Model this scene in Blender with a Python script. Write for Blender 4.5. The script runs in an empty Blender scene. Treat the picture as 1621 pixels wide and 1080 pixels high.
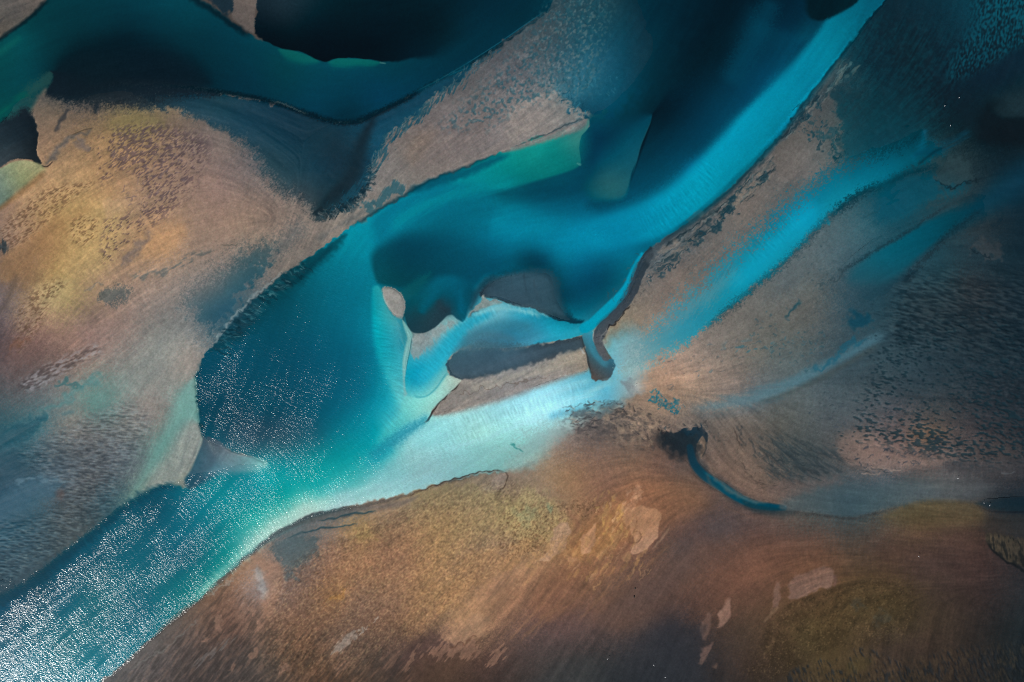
import bpy, math
import numpy as np
from mathutils import Vector
# ---------------------------------------------------------------- camera, sky, sun, exposure
SC = 0.4                                   # metres per plan unit
ALT = 560.0
C = bpy.context.scene.collection
scene = bpy.context.scene
scene.render.resolution_x, scene.render.resolution_y = 1024, 682
cam_data = bpy.data.cameras.new('camera'); cam = bpy.data.objects.new('camera', cam_data); C.objects.link(cam)
cam.location = (0, 0, ALT); cam.rotation_euler = (0, 0, 0)
cam_data.sensor_width = 36; cam_data.lens = 18*ALT/(810.5*SC)
cam_data.clip_start = 1; cam_data.clip_end = 20000
scene.camera = cam
SUN = Vector((-400, -370, 560)).normalized()
elev = math.asin(SUN.z); azim = math.atan2(SUN.x, SUN.y)
world = bpy.data.worlds.new('World'); scene.world = world; world.use_nodes = True
wt = world.node_tree; bg = wt.nodes['Background']
sky = wt.nodes.new('ShaderNodeTexSky'); sky.sky_type = 'NISHITA'; sky.sun_disc = False
sky.sun_elevation = elev; sky.sun_rotation = azim
wt.links.new(sky.outputs['Color'], bg.inputs['Color']); bg.inputs['Strength'].default_value = 0.06
sl = bpy.data.lights.new('sun', 'SUN'); sl.energy = 4.1; sl.angle = math.radians(0.53); sl.color = (1, .965, .91)
sun = bpy.data.objects.new('sun', sl); C.objects.link(sun); sun.rotation_euler = SUN.to_track_quat('Z', 'Y').to_euler(); sun.location = SUN*900
vs = scene.view_settings; vs.view_transform = 'Standard'; vs.look = 'None'; vs.gamma = 1; vs.exposure = 0; vs.use_curve_mapping = False
scene.cycles.use_denoising = False; scene.cycles.filter_width = 0.9
scene.cycles.max_bounces = 4
KR, KG, KB = 1.065, 1.075, 1.11         # light reaching a level white surface here, per channel
# ---------------------------------------------------------------- albedo and relief of the flats, computed on a regular grid
# All coordinates below are plan coordinates: u to the east, v to the south, 1 unit = 0.4 m on the ground.
STEP = 1.25
NX, NY = 1344, 900
U0, V0 = 810.5 - STEP*(NX-1)/2, 540.0 - STEP*(NY-1)/2
gu = U0 + STEP*np.arange(NX); gv = V0 + STEP*np.arange(NY)
UU, VV = np.meshgrid(gu.astype(np.float32), gv.astype(np.float32))
rng = np.random.RandomState(7)

def hexc(h):
    h = h.lstrip('#')
    return np.array([int(h[i:i+2], 16)/255.0 for i in (0, 2, 4)], dtype=np.float32)
FX = np.fft.rfftfreq(NX)[None, :]/STEP; FY = np.fft.fftfreq(NY)[:, None]/STEP
_cache = {}
def noise(sx, sy=None, ang=0.0, seed=0, hi=None):
    """filtered white noise, unit variance; sx along the direction ang (degrees, counter-clockwise from east), sy across"""
    if sy is None: sy = sx
    key = (sx, sy, ang, seed, hi)
    if key in _cache: return _cache[key]
    r = np.random.RandomState(1000+seed)
    F = np.fft.rfft2(r.standard_normal((NY, NX)))
    a = math.radians(ang); ca, sa = math.cos(a), -math.sin(a)
    fa = FX*ca + FY*sa; fb = -FX*sa + FY*ca
    G = np.exp(-2*math.pi**2*((fa*sx)**2 + (fb*sy)**2))
    if hi: G = G*(1-np.exp(-2*math.pi**2*((fa*hi)**2 + (fb*hi)**2)))
    n = np.fft.irfft2(F*G, s=(NY, NX)).astype(np.float32)
    n = (n-n.mean())/n.std()
    _cache[key] = n
    return n
def blur(a, s):
    return np.fft.irfft2(np.fft.rfft2(a)*np.exp(-2*math.pi**2*s*s*(FX**2+FY**2)), s=(NY, NX)).astype(np.float32)
def sst(x): 
    x = np.clip(x, 0, 1); return x*x*(3-2*x)
def bilin(a, X, Y):
    X = np.clip(X, 0, a.shape[1]-1.001); Y = np.clip(Y, 0, a.shape[0]-1.001)
    i = X.astype(np.int32); j = Y.astype(np.int32); fx = (X-i).astype(np.float32); fy = (Y-j).astype(np.float32)
    if a.ndim == 3: fx = fx[..., None]; fy = fy[..., None]
    return (a[j, i]*(1-fx)+a[j, i+1]*fx)*(1-fy)+(a[j+1, i]*(1-fx)+a[j+1, i+1]*fx)*fy
def spline(pts, closed, sub=5):
    p = np.array(pts, dtype=np.float64); n = len(p); out = []
    for i in range(n if closed else n-1):
        if closed: a, b, c, d = p[(i-1) % n], p[i], p[(i+1) % n], p[(i+2) % n]
        else: a, b, c, d = p[max(i-1, 0)], p[i], p[i+1], p[min(i+2, n-1)]
        for k in range(sub):
            t = k/sub
            q = 0.5*(2*b+(c-a)*t+(2*a-5*b+4*c-d)*t*t+(3*b-a-3*c+d)*t**3)
            lt = b+(c-b)*t
            q[:2] = 0.75*q[:2]+0.25*lt[:2]; q[2:] = lt[2:]
            out.append(q)
    if not closed: out.append(p[-1])
    return np.array(out)
def shape(pts, default, closed, pad, sub=5, wx=None, wy=None):
    """signed distance (negative inside) and nearest third value, in a window of the grid"""
    pts = [tuple(p) if len(p) > 2 else (p[0], p[1], default) for p in pts]
    q = spline(pts, closed, sub)
    x0, y0 = q[:, 0].min()-pad, q[:, 1].min()-pad; x1, y1 = q[:, 0].max()+pad, q[:, 1].max()+pad
    i0 = max(int((x0-U0)/STEP), 0); i1 = min(int((x1-U0)/STEP)+2, NX); j0 = max(int((y0-V0)/STEP), 0); j1 = min(int((y1-V0)/STEP)+2, NY)
    if i1-i0 < 2 or j1-j0 < 2: return None
    big = (i1-i0)*(j1-j0) > 60000
    st = 2 if big else 1
    X = (U0+STEP*np.arange(i0, i1+st, st)).astype(np.float32)[None, :]; Y = (V0+STEP*np.arange(j0, j1+st, st)).astype(np.float32)[:, None]
    if wx is not None:
        jj = np.clip(np.arange(j0, j1+st, st), 0, NY-1); ii = np.clip(np.arange(i0, i1+st, st), 0, NX-1)
        X = X+wx[np.ix_(jj, ii)]; Y = Y+wy[np.ix_(jj, ii)]
    D = np.full((Y.shape[0], X.shape[1]), 1e9, np.float32); W = np.zeros_like(D); IN = np.zeros(D.shape, bool)
    T = np.zeros_like(D); L = 0.0
    n = len(q)
    for k in range(n if closed else n-1):
        a = q[k]; b = q[(k+1) % n]
        dx, dy = b[0]-a[0], b[1]-a[1]; l2 = dx*dx+dy*dy+1e-9
        t = np.clip(((X-a[0])*dx+(Y-a[1])*dy)/l2, 0, 1)
        d = (X-(a[0]+t*dx))**2+(Y-(a[1]+t*dy))**2
        m = d < D
        D = np.where(m, d, D); W = np.where(m, a[2]+(b[2]-a[2])*t, W)
        if not closed: T = np.where(m, L+t*math.sqrt(l2), T); L += math.sqrt(l2)
        if closed and dy != 0:
            cr = ((a[1] > Y) != (b[1] > Y)) & (X < (b[0]-a[0])*(Y-a[1])/dy+a[0])
            IN ^= cr
    D = np.sqrt(D)
    if closed: D = np.where(IN, -D, D)
    if st == 2:
        jj, ii = np.mgrid[0:(j1-j0), 0:(i1-i0)]
        D = bilin(D, ii/2.0, jj/2.0); W = bilin(W, ii/2.0, jj/2.0); T = bilin(T, ii/2.0, jj/2.0)
    else:
        D = D[:j1-j0, :i1-i0]; W = W[:j1-j0, :i1-i0]; T = T[:j1-j0, :i1-i0]
    return (slice(j0, j1), slice(i0, i1)), D, np.maximum(W, 0.3), T, L
def rbf(points, vals, c=22.0, lam=0.0):
    p = np.array(points, float)
    d = np.sqrt(((p[:, None]-p[None])**2).sum(-1)+c*c)
    n = len(p); A = np.zeros((n+1, n+1)); A[:n, :n] = d - lam*np.eye(n); A[:n, n] = 1; A[n, :n] = 1
    w = np.linalg.solve(A, np.vstack([vals, np.zeros((1, vals.shape[1]))]))
    k = 8
    X = U0+STEP*np.arange(0, NX+k, k); Y = V0+STEP*np.arange(0, NY+k, k)
    gx, gy = np.meshgrid(X, Y)
    out = np.zeros(gx.shape+(vals.shape[1],))+w[n]
    for i in range(n): out += np.sqrt((gx-p[i, 0])**2+(gy-p[i, 1])**2+c*c)[..., None]*w[i]
    jj, ii = np.mgrid[0:NY, 0:NX]
    return bilin(out.astype(np.float32), ii/float(k), jj/float(k))
def field(txt, c=22.0, lam=3.0):
    P, V = [], []
    for tok in txt.split():
        x, y, h = tok.split(','); P.append((float(x), float(y))); V.append(hexc(h))
    return np.clip(rbf(P, np.array(V, float), c, lam), 0.004, 1)
def pts(txt):
    return [tuple(float(a) for a in t.split(',')) for t in txt.split()]

N1 = noise(0.9); N2 = noise(1.7, seed=1); N4 = noise(3.5, seed=2); N8 = noise(8, seed=3); N20 = noise(20, seed=4); N50 = noise(50, seed=5)
N0 = noise(0.45, seed=6); N0b = noise(0.45, seed=8)
NM = {'f': (N0+.6*N1)/1.17, 'g': (N1+N2)/1.4, 'm': (N2+N4)/1.4, 'c': (N4+N8)/1.4, 'l': (N8+N20*.8)/1.3}

WARP = {'g': (N2, noise(1.7, seed=71)), 'm': ((N2*.5+N4)/1.12, (noise(1.7, seed=71)*.5+noise(3.5, seed=72))/1.12), 'c': (N8, noise(8, seed=73)), 'l': (N20, noise(20, seed=74))}
def warp(n):
    if not n: return None, None
    wx = wy = None
    for k in range(0, len(n), 2):
        if isinstance(n[k], str) and n[k] in WARP:
            a, b = WARP[n[k]]
            wx = a*n[k+1] if wx is None else wx+a*n[k+1]; wy = b*n[k+1] if wy is None else wy+b*n[k+1]
    return wx, wy
def edge_noise(n, sl, fm=1e9):
    if not n: return 0
    s = np.float32(0)
    for k in range(0, len(n), 2):
        if isinstance(n[k], str) and n[k] in WARP: continue
        a = n[k] if not isinstance(n[k], str) else NM[n[k]]
        amp = min(n[k+1], .8*fm) if isinstance(n[k], str) and n[k] == 'f' else n[k+1]
        s = s + a[sl]*amp
    return s
def mix(sl, m, col, mode='mix'):
    if isinstance(col, str): col = hexc(col)
    c = col[sl] if getattr(col, 'ndim', 1) == 3 else col
    m = m[..., None]
    IMG[sl] = IMG[sl]*(1-m)+c*m
def P(p, col, f=2.0, op=1.0, n=None, tex=None, sub=5, out=None):
    """filled outline; third value of a point is the softness of the edge there"""
    if isinstance(p, str): p = pts(p)
    fm = max([q[2] if len(q) > 2 else f for q in p])
    r = shape(p, f, True, 3*fm+12, sub, *warp(n))
    if r is None: return
    sl, D, W, T, L = r
    e = edge_noise(n, sl, fm)
    if n is not None and getattr(e, 'ndim', 0): e = e*np.clip(W/fm, 0.15, 1)
    m = sst(0.5-(D+e)/(2*W))*op
    if tex is not None: m = m*tex[sl]
    if out is not None: out[sl] = np.maximum(out[sl], m); return
    mix(sl, m, col)
    return sl, m
def S(p, col, w=3.0, f=None, op=1.0, n=None, tex=None, taper=True, out=None, add=0.0):
    """line of half-width w (third value per point), softness f"""
    if isinstance(p, str): p = pts(p)
    wm = max([q[2] if len(q) > 2 else w for q in p])
    r = shape(p, w, False, wm*2.2+(f or 0)*2+10, 5, *warp(n))
    if r is None: return
    sl, D, W, T, L = r
    e = edge_noise(n, sl)
    ff = np.maximum(W*0.6, 0.7) if f is None else f
    m = sst(0.5-(D+e-W)/(2*ff))*op
    if taper: m = m*sst(T/(0.12*L+1))*sst((L-T)/(0.12*L+1))
    if tex is not None: m = m*tex[sl]
    if out is not None: out[sl] = np.maximum(out[sl], m); return
    mix(sl, m, col)
def tn(sx, sy=None, ang=0.0, seed=0, hi=None):
    return noise(max(sx*.62, .5), None if sy is None else max(sy*.68, .5), ang, seed, hi and hi*.66)
def thr(nz, t, s=0.25): return sst((nz-t)/s*0.5+0.5)
HGT = np.zeros((NY, NX), np.float32)
def relief(p, h, w=3.0, f=None, closed=False, n=None):
    """adds h metres along a line or inside an outline"""
    if isinstance(p, str): p = pts(p)
    r = shape(p, w, closed, w*2.5+(f or 0)*2+6)
    if r is None: return
    sl, D, W, T, L = r
    e = edge_noise(n, sl)
    if closed: HGT[sl] += h*sst(0.5-(D+e)/(2*W))
    else: HGT[sl] += h*np.exp(-((D+e)/W)**2)

def scatter(path, n, off, length, w, cols, op, seed, turn=0.0, jit=8.0, f=None, wob=.8):
    """n short marks along a path: off = range of sideways distance (left of the path), turn = angle to the path"""
    r = np.random.RandomState(seed); q = spline(pts(path), False, 6)[:, :2]
    sg = np.diff(q, axis=0); ln = np.hypot(sg[:, 0], sg[:, 1]); cum = np.concatenate([[0], np.cumsum(ln)])
    for k in range(n):
        t = r.rand()*cum[-1]; i = min(np.searchsorted(cum, t)-1, len(sg)-1); i = max(i, 0)
        d = sg[i]/ln[i]; c = q[i]+d*(t-cum[i]); nrm = np.array([d[1], -d[0]])
        c = c+nrm*(off[0]+(off[1]-off[0])*r.rand())
        a = math.radians(turn+r.randn()*jit); dd = np.array([d[0]*math.cos(a)+d[1]*math.sin(a), -d[0]*math.sin(a)+d[1]*math.cos(a)])
        l = length*(.4+1.1*r.rand())*.5; ww = w*(.5+r.rand()); b = (r.rand()-.5)*.35
        nn = np.array([dd[1], -dd[0]])
        S([(c[0]-dd[0]*l, c[1]-dd[1]*l, ww*.6), (c[0]+nn[0]*b*l, c[1]+nn[1]*b*l, ww), (c[0]+dd[0]*l, c[1]+dd[1]*l, ww*.5)], cols[r.randint(len(cols))], f=f, op=op*(.5+.5*r.rand()), n=('g', wob))
# ---------------------------------------------------------------- soft colour of the sand and mud, lens darkening towards the edges included
LAND = field('''20,20,6b5b52 55,12,705f55 90,165,6f6157 150,165,57504f 75,210,7d6657 110,200,7a6555 100,250,86705a 160,200,8a7156 200,190,80704f 240,190,7d6b50 280,200,80695a 320,210,766660 360,230,6f6460 400,260,5f5d60
60,300,967c5f 130,290,9c8362 170,300,957a5d 200,250,8c7158 230,240,8d7257 260,260,856d5c 300,250,806b61 350,280,7a6a67 400,300,756a66 430,330,7a6b65 470,340,7b6f69 30,330,8d7562 20,390,7a685e 80,340,8e7a58 120,330,8f7b58 60,400,8a6f55 30,420,735f50 90,380,8a7052 150,370,9c8662 140,400,988560 180,350,9a8568 220,330,8a7463 260,310,857060 190,400,8f7862 100,440,8f8058 60,450,7f6a50 110,480,8a7c58 90,470,968a66 20,430,6c5745 40,500,85705d 10,470,6e6568 10,520,5a4e50 60,520,7a625a 255,385,a3805f 240,400,987b60 300,350,8a7568 340,330,85726c 380,360,8c7a6f 420,380,7f746c 300,400,877569 360,400,857770 260,430,8a776b 330,420,7b716b 400,420,5c6468 380,450,4b5a62 340,430,857a74 180,440,8a7565 130,440,8b795f 230,470,80716a 280,470,7d746e 130,510,7e6a62 200,520,806f69 270,510,6e6e6c 320,490,65686a 350,500,244f62 320,520,5a6468 250,550,7c7f7b 300,540,85827d 310,560,8d8078 450,380,7b6e68 500,365,80756f 470,410,6a6663 560,335,7f746d 430,440,7b736e
20,560,5d4a48 60,580,5b4e4c 130,550,8a6f66 110,570,75625b 170,570,7f7570 60,610,656163 20,620,555355 120,600,7a716b 180,600,6f7a76 200,620,75807c 260,590,7d7c78 100,640,67706f 40,650,4d6064 150,640,4f7f7c 130,660,7b7770 200,650,7d7771 260,640,7d7671 290,600,888079 60,670,35606b 30,700,1a4d5c 10,690,1f5260 70,700,5a656b 100,690,6b6660 150,680,6b6561 200,680,767069 250,670,7c756f 290,640,6d8d87 300,680,7b8d86 260,710,5c827b 300,720,8a8a82 290,750,848479 240,750,77807a 220,790,6c7a70 200,720,53575d 150,720,5a5a5c 100,720,4c5358 50,730,20414e 20,760,2f4a5a 70,760,4b5a65 90,770,546470 50,790,2d5668 100,790,4d4c4d 150,770,4f4a4a 180,760,484e54 130,810,3d4246 60,830,2c4550 20,830,1a4658 30,870,2a4452 20,900,2b3f4c 80,870,333f47 120,840,4b4b4c 170,800,1f4150 180,780,3a5560
590,270,7a6f6c 620,250,7a6f6a 700,200,7a6f6c 660,230,77675f 750,220,736a69 850,200,847a77 870,175,7f7672 800,130,5c5b5e 760,160,6a6665 820,100,56565a 850,80,4d5357 880,40,3f4b52 900,110,365564 930,60,1f4656 1000,80,0f3a4a 960,30,1c3b49 950,120,2a5060 900,150,3f5c66 1010,130,08303f 640,280,7c726c 610,310,7c726c
1040,400,4d5a60 1060,420,6f655f 1030,470,7b6c62 1010,500,8a7868 980,550,8d7a68 970,535,9a8268 1060,590,9f8270 1080,560,8f7c70 1120,540,7a706a 1100,450,6d645e 1150,420,5f5b5a 1130,400,6a625d 1100,380,54585a 1170,360,66605c 1180,330,6b625c 1220,290,625f5d 1250,260,5b5856 1290,250,615c5b 1320,200,5d5755 1270,200,3d464b 1340,160,45494c 1370,200,15343f 1350,110,1c3a44 1380,100,082733 1400,50,04222d 1440,80,042029 1400,150,0a2d38 1380,230,103a46 1420,180,0d343e 1460,130,041f29 1490,170,031a23 1470,60,04202b 1550,50,0a3644 1600,20,0b4553 1580,100,06232e 1550,130,04202c 1600,150,10242c 1590,170,1c2a30 1610,180,1f2b31 1600,200,04161d 1550,200,051b23 1550,240,12242b 1500,260,2d3b40 1530,250,262f33 1610,240,0f1f27 1600,300,0c2430
1280,300,4b5456 1230,340,545656 1340,340,385058 1300,390,4d5a5e 1350,360,3f5a62 1400,320,134757 1420,350,17424f 1250,450,5b6062 1300,430,555e60 1220,480,66625f 1170,520,6f6863 1280,460,615d58 1260,500,655d57 1230,520,5f5a55 1330,440,3f5057 1340,480,304650 1380,500,27404a 1330,500,3f4c52 1400,470,1e3a45 1420,440,233b45 1470,400,1d3c47 1450,430,253f49 1500,440,20373f 1550,400,1d3039 1550,370,2a3034 1580,420,13252d 1600,380,14262f 1530,450,2a2d30 1600,480,19262e 1500,500,232f35 1450,480,27343a 1550,530,1b272e 1600,540,14222a 1200,450,605e5c 1150,500,6c6560
1200,560,6d665f 1150,570,766b63 1230,560,5e605e 1280,570,4d5456 1330,560,33424a 1150,600,84736a 1100,620,8a7767 1060,620,967b66 1180,600,716660 1200,620,5d6368 1300,600,475055 1350,620,414b50 1300,650,525558 1250,650,585754 1220,660,55534f 1350,680,4a4d50 1400,600,344046 1450,560,2a3941 1450,620,2e3a41 1500,600,263239 1550,600,222c33 1600,620,1c252c 1420,660,4a4649 1400,700,665753 1380,720,6b5b54 1350,700,59504c 1420,720,6a5954 1460,690,5e4d44 1500,700,544945 1480,720,5f504c 1540,690,3a3537 1600,680,2c2d31 1550,720,4a4240 1600,730,3e3a3a 1300,720,3c4143 1250,740,3f4546 1230,700,4d4b48 1200,690,5b534d 1150,680,635a53 1140,720,665850 1180,750,69594f 1250,760,504845 1210,775,67564c 1300,770,3e4548 1350,790,33454d 1400,790,34464e 1450,770,3f4c50 1500,770,4b4f50 1550,780,3f4347 1600,770,292c31 1600,790,1d2a33 1450,750,4a4544 1550,750,3b3a3b
1280,800,46504f 1340,815,334044 1400,800,4e4f48 1450,800,544a36 1500,805,4a4234 1500,830,4f3d33 1550,820,40352d 1000,640,857264 950,650,6d645f 930,670,625c58 980,680,6a5f58 1030,660,7e6d60 1080,660,6d655f 1120,660,5f5b57 1000,710,5d5049 950,690,5b5250 900,680,7d6f67 870,700,85776c 850,740,85705f 900,720,7c6658 950,720,6a564c 1050,720,5c4a43 1000,740,6f5746 900,750,8a6b50 870,750,8c7259
950,770,75594a 1000,780,6c5045 1050,770,644c42 1080,750,4f4643 1120,790,55453f 1150,810,4a4141 1200,830,4a3d3b 1050,820,62493f 1100,850,4e403e 920,850,7a5c42 950,900,6e5442 1000,880,664d40 1050,880,554640 1080,880,3f3d40 1130,840,3f3c40 1150,870,4b3f3d 900,900,6e5241 870,930,654d43 850,960,6a5045 950,950,54463f 1000,930,49403e 1050,930,3d383a 1000,980,453d3c 950,1000,4a3f3e 1050,1000,2c2d33 1060,1040,23272d 1000,1050,282c31 950,1040,2f3133 900,1050,333435 900,1000,4a3e3e 850,1000,504342 830,1060,3b3635 1100,960,4f3c34 1130,930,584137 1100,1000,2d2b2e 1100,1060,24272c 1150,900,5a433a 1200,870,5a433a 1250,850,51403a 1300,850,4d3c35 1400,860,47362f 1500,870,42332e 1560,880,3f302d 1450,900,41332e 1550,950,332a28 1600,950,25272a 1600,1000,1b2225 1500,930,3b302b 1500,980,382f27 1420,940,453824 1380,930,4c3d29 1350,960,4c3f28 1300,970,50402a 1270,1000,4a3f28 1240,1010,4f3e2c 1350,1010,483b28 1420,990,4a3f2c 1180,1000,3f352c 1150,1000,3f342d 1180,1050,382e28 1250,1060,3a3024 1350,1050,403524 1450,1020,3a2f28 1500,1050,332b25 1550,1060,262423 1450,1060,332c24 1400,1020,3a3029 1200,930,5a4236
600,800,7f6f60 550,815,5f605c 660,800,94805f 700,790,8f7455 750,780,8a755f 800,770,7f6a5c 860,790,7b6a5c 850,820,90805f 810,800,8b7757 800,830,94825f 760,830,8f7c5a 700,830,8c7453 640,840,806650 580,845,8a7553 560,830,877250 600,870,7a6050 530,860,80695a 480,860,50595b 460,870,4f5a5f 440,870,6f6a66 500,880,77645a 450,900,6a5f5b 420,900,8a7162 410,930,77767a 420,960,7e685d 380,910,8b6d58 400,990,6e5c52 360,950,6a5347 380,1000,5b4a43 330,1000,574a44 300,1000,544c4a 250,1040,545253 300,1060,454141 200,1070,5b5a5b 400,1040,4a4645 430,1060,4a4440 350,1050,3f3b3c 500,920,6f5a4f 530,940,8c6b48 560,950,6c5a50 600,930,7b6450 620,960,6f5a50 650,900,7c624f 700,880,8c7352 680,930,8b7050 650,990,7a6048 600,980,6b5444 550,1000,5f4f47 500,980,645044 480,1020,5b4536 530,1030,5e4f45 580,1050,4b4038 520,1070,4f3d30 650,1030,473b38 620,1010,5a4a42 700,980,836a54 740,960,8a7058 760,900,735e53 800,900,7f6655 720,910,7d6753 800,860,85705c 780,880,6f5d55 740,1000,8a7159 700,1010,4f4240 760,1040,4a3a34 700,1060,45382f 800,970,775d4c 800,1010,55453f 820,920,7d6350
720,620,8f8072 780,600,94857a 850,590,94857a 900,570,9b8a7c''', c=14, lam=2)
# ---------------------------------------------------------------- soft colour of the upper channel
UPPER = field('''0,90,0f4a4d 30,60,0f5258 60,130,0a3f4a 10,180,0a4c4c 0,150,0a4248 45,35,0a4248 90,60,073c45 150,40,063a44 110,10,083f48 250,20,0a4450 300,30,084450 200,80,06222b 130,110,10222a 90,130,10222a 250,110,101f28 120,140,16232a 200,140,18262e 350,90,073744 380,60,08404f 330,50,073c49 400,130,06394a 300,120,10252f 450,110,0b4752 500,130,084658 560,120,084458 500,165,064055 600,150,07405a 600,180,073a4e 550,185,042c3a 680,110,05384a 640,120,063e52 750,70,04303f 800,50,03303f 850,10,06303e 820,10,042832 430,85,0a4552 620,105,084050''', c=14)
# ---------------------------------------------------------------- soft colour of the main channel and the basin
RIVER = field('''1370,15,0a5f75 1385,0,0a5a70 1330,50,077085 1290,100,067a92 1250,150,057d98 1300,30,04384a 1260,55,053446 1200,190,0a86a0 1230,200,0878a0 1150,250,0a8ba8 1100,290,0d8fac 1180,255,0a86a0 1120,320,0a83a0 1050,330,0b8aa8 1070,355,08708a 1000,350,0a7f9e 950,370,0b85a3 900,370,0b82a0 850,350,08758f 820,370,087f9c 880,395,087c98 1000,390,086c88 1020,385,076078 1240,60,063246 1200,30,04202c 1150,50,031a24 1200,100,053048 1150,130,042b3b 1100,100,041e28 1050,150,04242f 1000,180,05323f 1180,160,06405a 1100,180,053245 1100,230,043e52 1140,195,055068 1160,225,087090 1050,200,041f2b 1060,260,055068 1020,280,054a60 1090,260,0878a0 960,330,055a72 900,320,04566e 1000,315,056880 1040,300,087a96 930,210,053c50 935,250,04384c 960,200,053b4e 1050,50,04202c 1100,20,031c26 1010,20,08303e 1040,230,031f29
905,220,167a78 860,250,127875 830,260,16807c 790,270,0d7f85 740,290,0b7f8c 700,300,08758a 660,330,0a7a90 620,360,0a7d95 590,400,0b7b92 560,430,0a6e86 540,470,08647c 500,500,065a70 750,320,056a80 800,320,06728a 850,295,044c60 700,360,055a70 640,390,04465a 620,420,044659 700,400,034a60 750,380,056078 780,420,05586e 700,430,03495e 650,440,033f50 660,470,0a404b 720,450,045a70 700,475,05546a 735,480,05556c 830,415,044050 860,415,033d50 900,450,04495f 920,480,054b61 950,450,034257 880,480,153a48 960,420,04546b 1000,410,0a6a80 930,430,04506a 800,400,05647c 880,420,04586e 600,440,076a80
450,470,04485a 420,520,034a5e 380,560,034a60 350,600,04455a 340,650,063f52 360,690,1d4a5c 400,700,274e5f 450,700,275565 420,640,0a4a5e 480,640,0a5268 530,600,065a72 480,560,045068 560,560,056078 580,620,0a6a80 560,670,0c7a8c 600,640,138ea0 620,560,1590a0 610,520,0f8296 595,560,0a7088 630,600,1f9aa8 620,640,20a0ae 600,680,119aa5 550,720,0d9299 500,740,0f9599 460,735,0f8590 420,750,159aa0 400,780,0a8590 350,770,0c8089 330,780,0a7a85 300,800,06687a 250,800,04485c 200,830,045064 150,870,044a60 60,930,033e52 20,960,03425a 100,950,045068 200,900,04586e 280,850,065e74 300,880,04566c 350,840,08757f 400,820,149a96 450,790,129a98 500,770,149ea0 370,880,1f8c8c 330,920,15787f 280,950,0a6a78 230,970,055a72 200,1000,0a5f75 150,950,055a6c 100,1020,0c5f72 50,1050,0a5f78 150,1060,0f6a80 20,1000,044e66 500,690,1a6072 520,660,0d6075
430,830,7fb5ad 480,800,8fc0b8 400,862,7fb0ac 540,785,7fb8be 600,770,86bfc2 640,760,84bcc0 650,700,8cc0be 700,690,92c8c5 750,680,9ccdca 800,660,a0d2d0 700,740,8ab4b4 650,735,86b6b4 760,720,80b8b8 820,700,86c0bc 850,650,a0d8dc 900,630,8fcbd4 950,620,62b0c8 960,590,5aa0b8 980,560,7fb0bc 1000,590,87a8b0 1000,560,8aa6ac 1010,600,8d9fa2 900,600,7fb8c6 850,690,7fb5b2 800,730,7fa9a8 870,700,88aaa6 580,745,3a9fa5 550,765,3fa5a8 600,715,249aa2 640,640,7ac5bd 665,640,86cfc4 690,625,92c8bb 615,670,40aab0 640,665,40a5b0 720,603,a9b8a5
660,605,118ea8 680,580,1fa0b6 660,565,3a9cb0 700,560,2fa0b6 720,530,35a3b8 760,500,6fc0c8 790,490,8cc5c8 830,500,2f9fb4 870,512,1b9ab2 800,520,3a8295 760,530,4a7a8a 850,525,3a8aa0 900,525,1f97ae 740,545,45707f 665,540,808685 690,520,8a9c9b 720,508,8fb0ae 690,545,4f9fb0''', c=14, lam=2)
# ---------------------------------------------------------------- flow of the water and the grain it left in the sand
FLOW = '''100,980,42 250,880,42 400,800,35 550,740,32 700,700,25 850,660,20 980,600,10 450,600,70 600,560,85 560,450,62 620,370,45 750,320,18 900,370,3 1000,350,25 1100,300,43 1250,180,52 1350,50,57 1200,430,42 1350,320,35 1500,260,20 1400,500,30 1550,480,-15 1400,620,-12 1500,720,0 1300,850,0 1450,850,-5 950,900,55 1100,950,55 800,950,50 1000,870,58 900,850,55 550,950,38 400,980,48 500,830,12 700,850,40 820,820,60 100,350,40 200,250,25 300,400,25 50,500,60 150,560,35 250,700,75 100,750,20 200,60,10 350,80,-20 550,150,0 750,80,38 850,140,42 1050,120,58 720,200,38 500,250,60 560,290,60 1450,80,60 1580,60,70 350,150,-15 450,250,-40 740,530,35 850,590,22 1050,480,45 1150,600,15 1000,690,-12 1000,760,15 950,800,48 1050,830,50 1100,790,15 1150,850,38 1200,840,10 900,730,18 1140,670,-55 1170,700,-55 1200,740,-38 1300,750,-15 1100,740,-42 40,950,40 300,1000,42 1250,1050,75 1450,1050,80'''
_f = [tuple(float(a) for a in t.split(',')) for t in FLOW.split()]
_d = rbf([(a[0], a[1]) for a in _f], np.array([[math.cos(2*math.radians(a[2])), math.sin(2*math.radians(a[2]))] for a in _f]), 40.0, 5.0)
FA = 0.5*np.arctan2(_d[..., 1], _d[..., 0])
def lic(src, ang, length, stp=1.0):
    cx, cy = np.cos(ang).astype(np.float32), -np.sin(ang).astype(np.float32)
    jj, ii = np.mgrid[0:NY, 0:NX].astype(np.float32)
    acc = src.copy(); wsum = 1.0
    for sg in (1, -1):
        x, y = ii.copy(), jj.copy(); px, py = cx*sg, cy*sg
        n = int(length/stp)
        for k in range(n):
            vx = bilin(cx, x, y); vy = bilin(cy, x, y)
            s = np.where(vx*px+vy*py < 0, -1.0, 1.0).astype(np.float32); vx = vx*s; vy = vy*s
            x = np.clip(x+vx*stp, 0, NX-1.01); y = np.clip(y+vy*stp, 0, NY-1.01); px, py = vx, vy
            w = 0.5+0.5*math.cos(math.pi*k/n)
            acc = acc+w*bilin(src, x, y); wsum += w
    acc = acc/wsum
    return ((acc-acc.mean())/acc.std()).astype(np.float32)
AL1 = lic(noise(0.8, seed=11), FA, 14)                     # fine streaks along the flow
AL2 = lic(noise(2.2, seed=12), FA, 34, 2.0)                # broad streaks along the flow
AL3 = lic(noise(5.5, seed=20), FA, 130, 4.0)                # long soft ridges along the flow
AX1 = lic(noise(1.0, seed=13), FA+math.pi/2, 6)            # ripple crests across the flow
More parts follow.
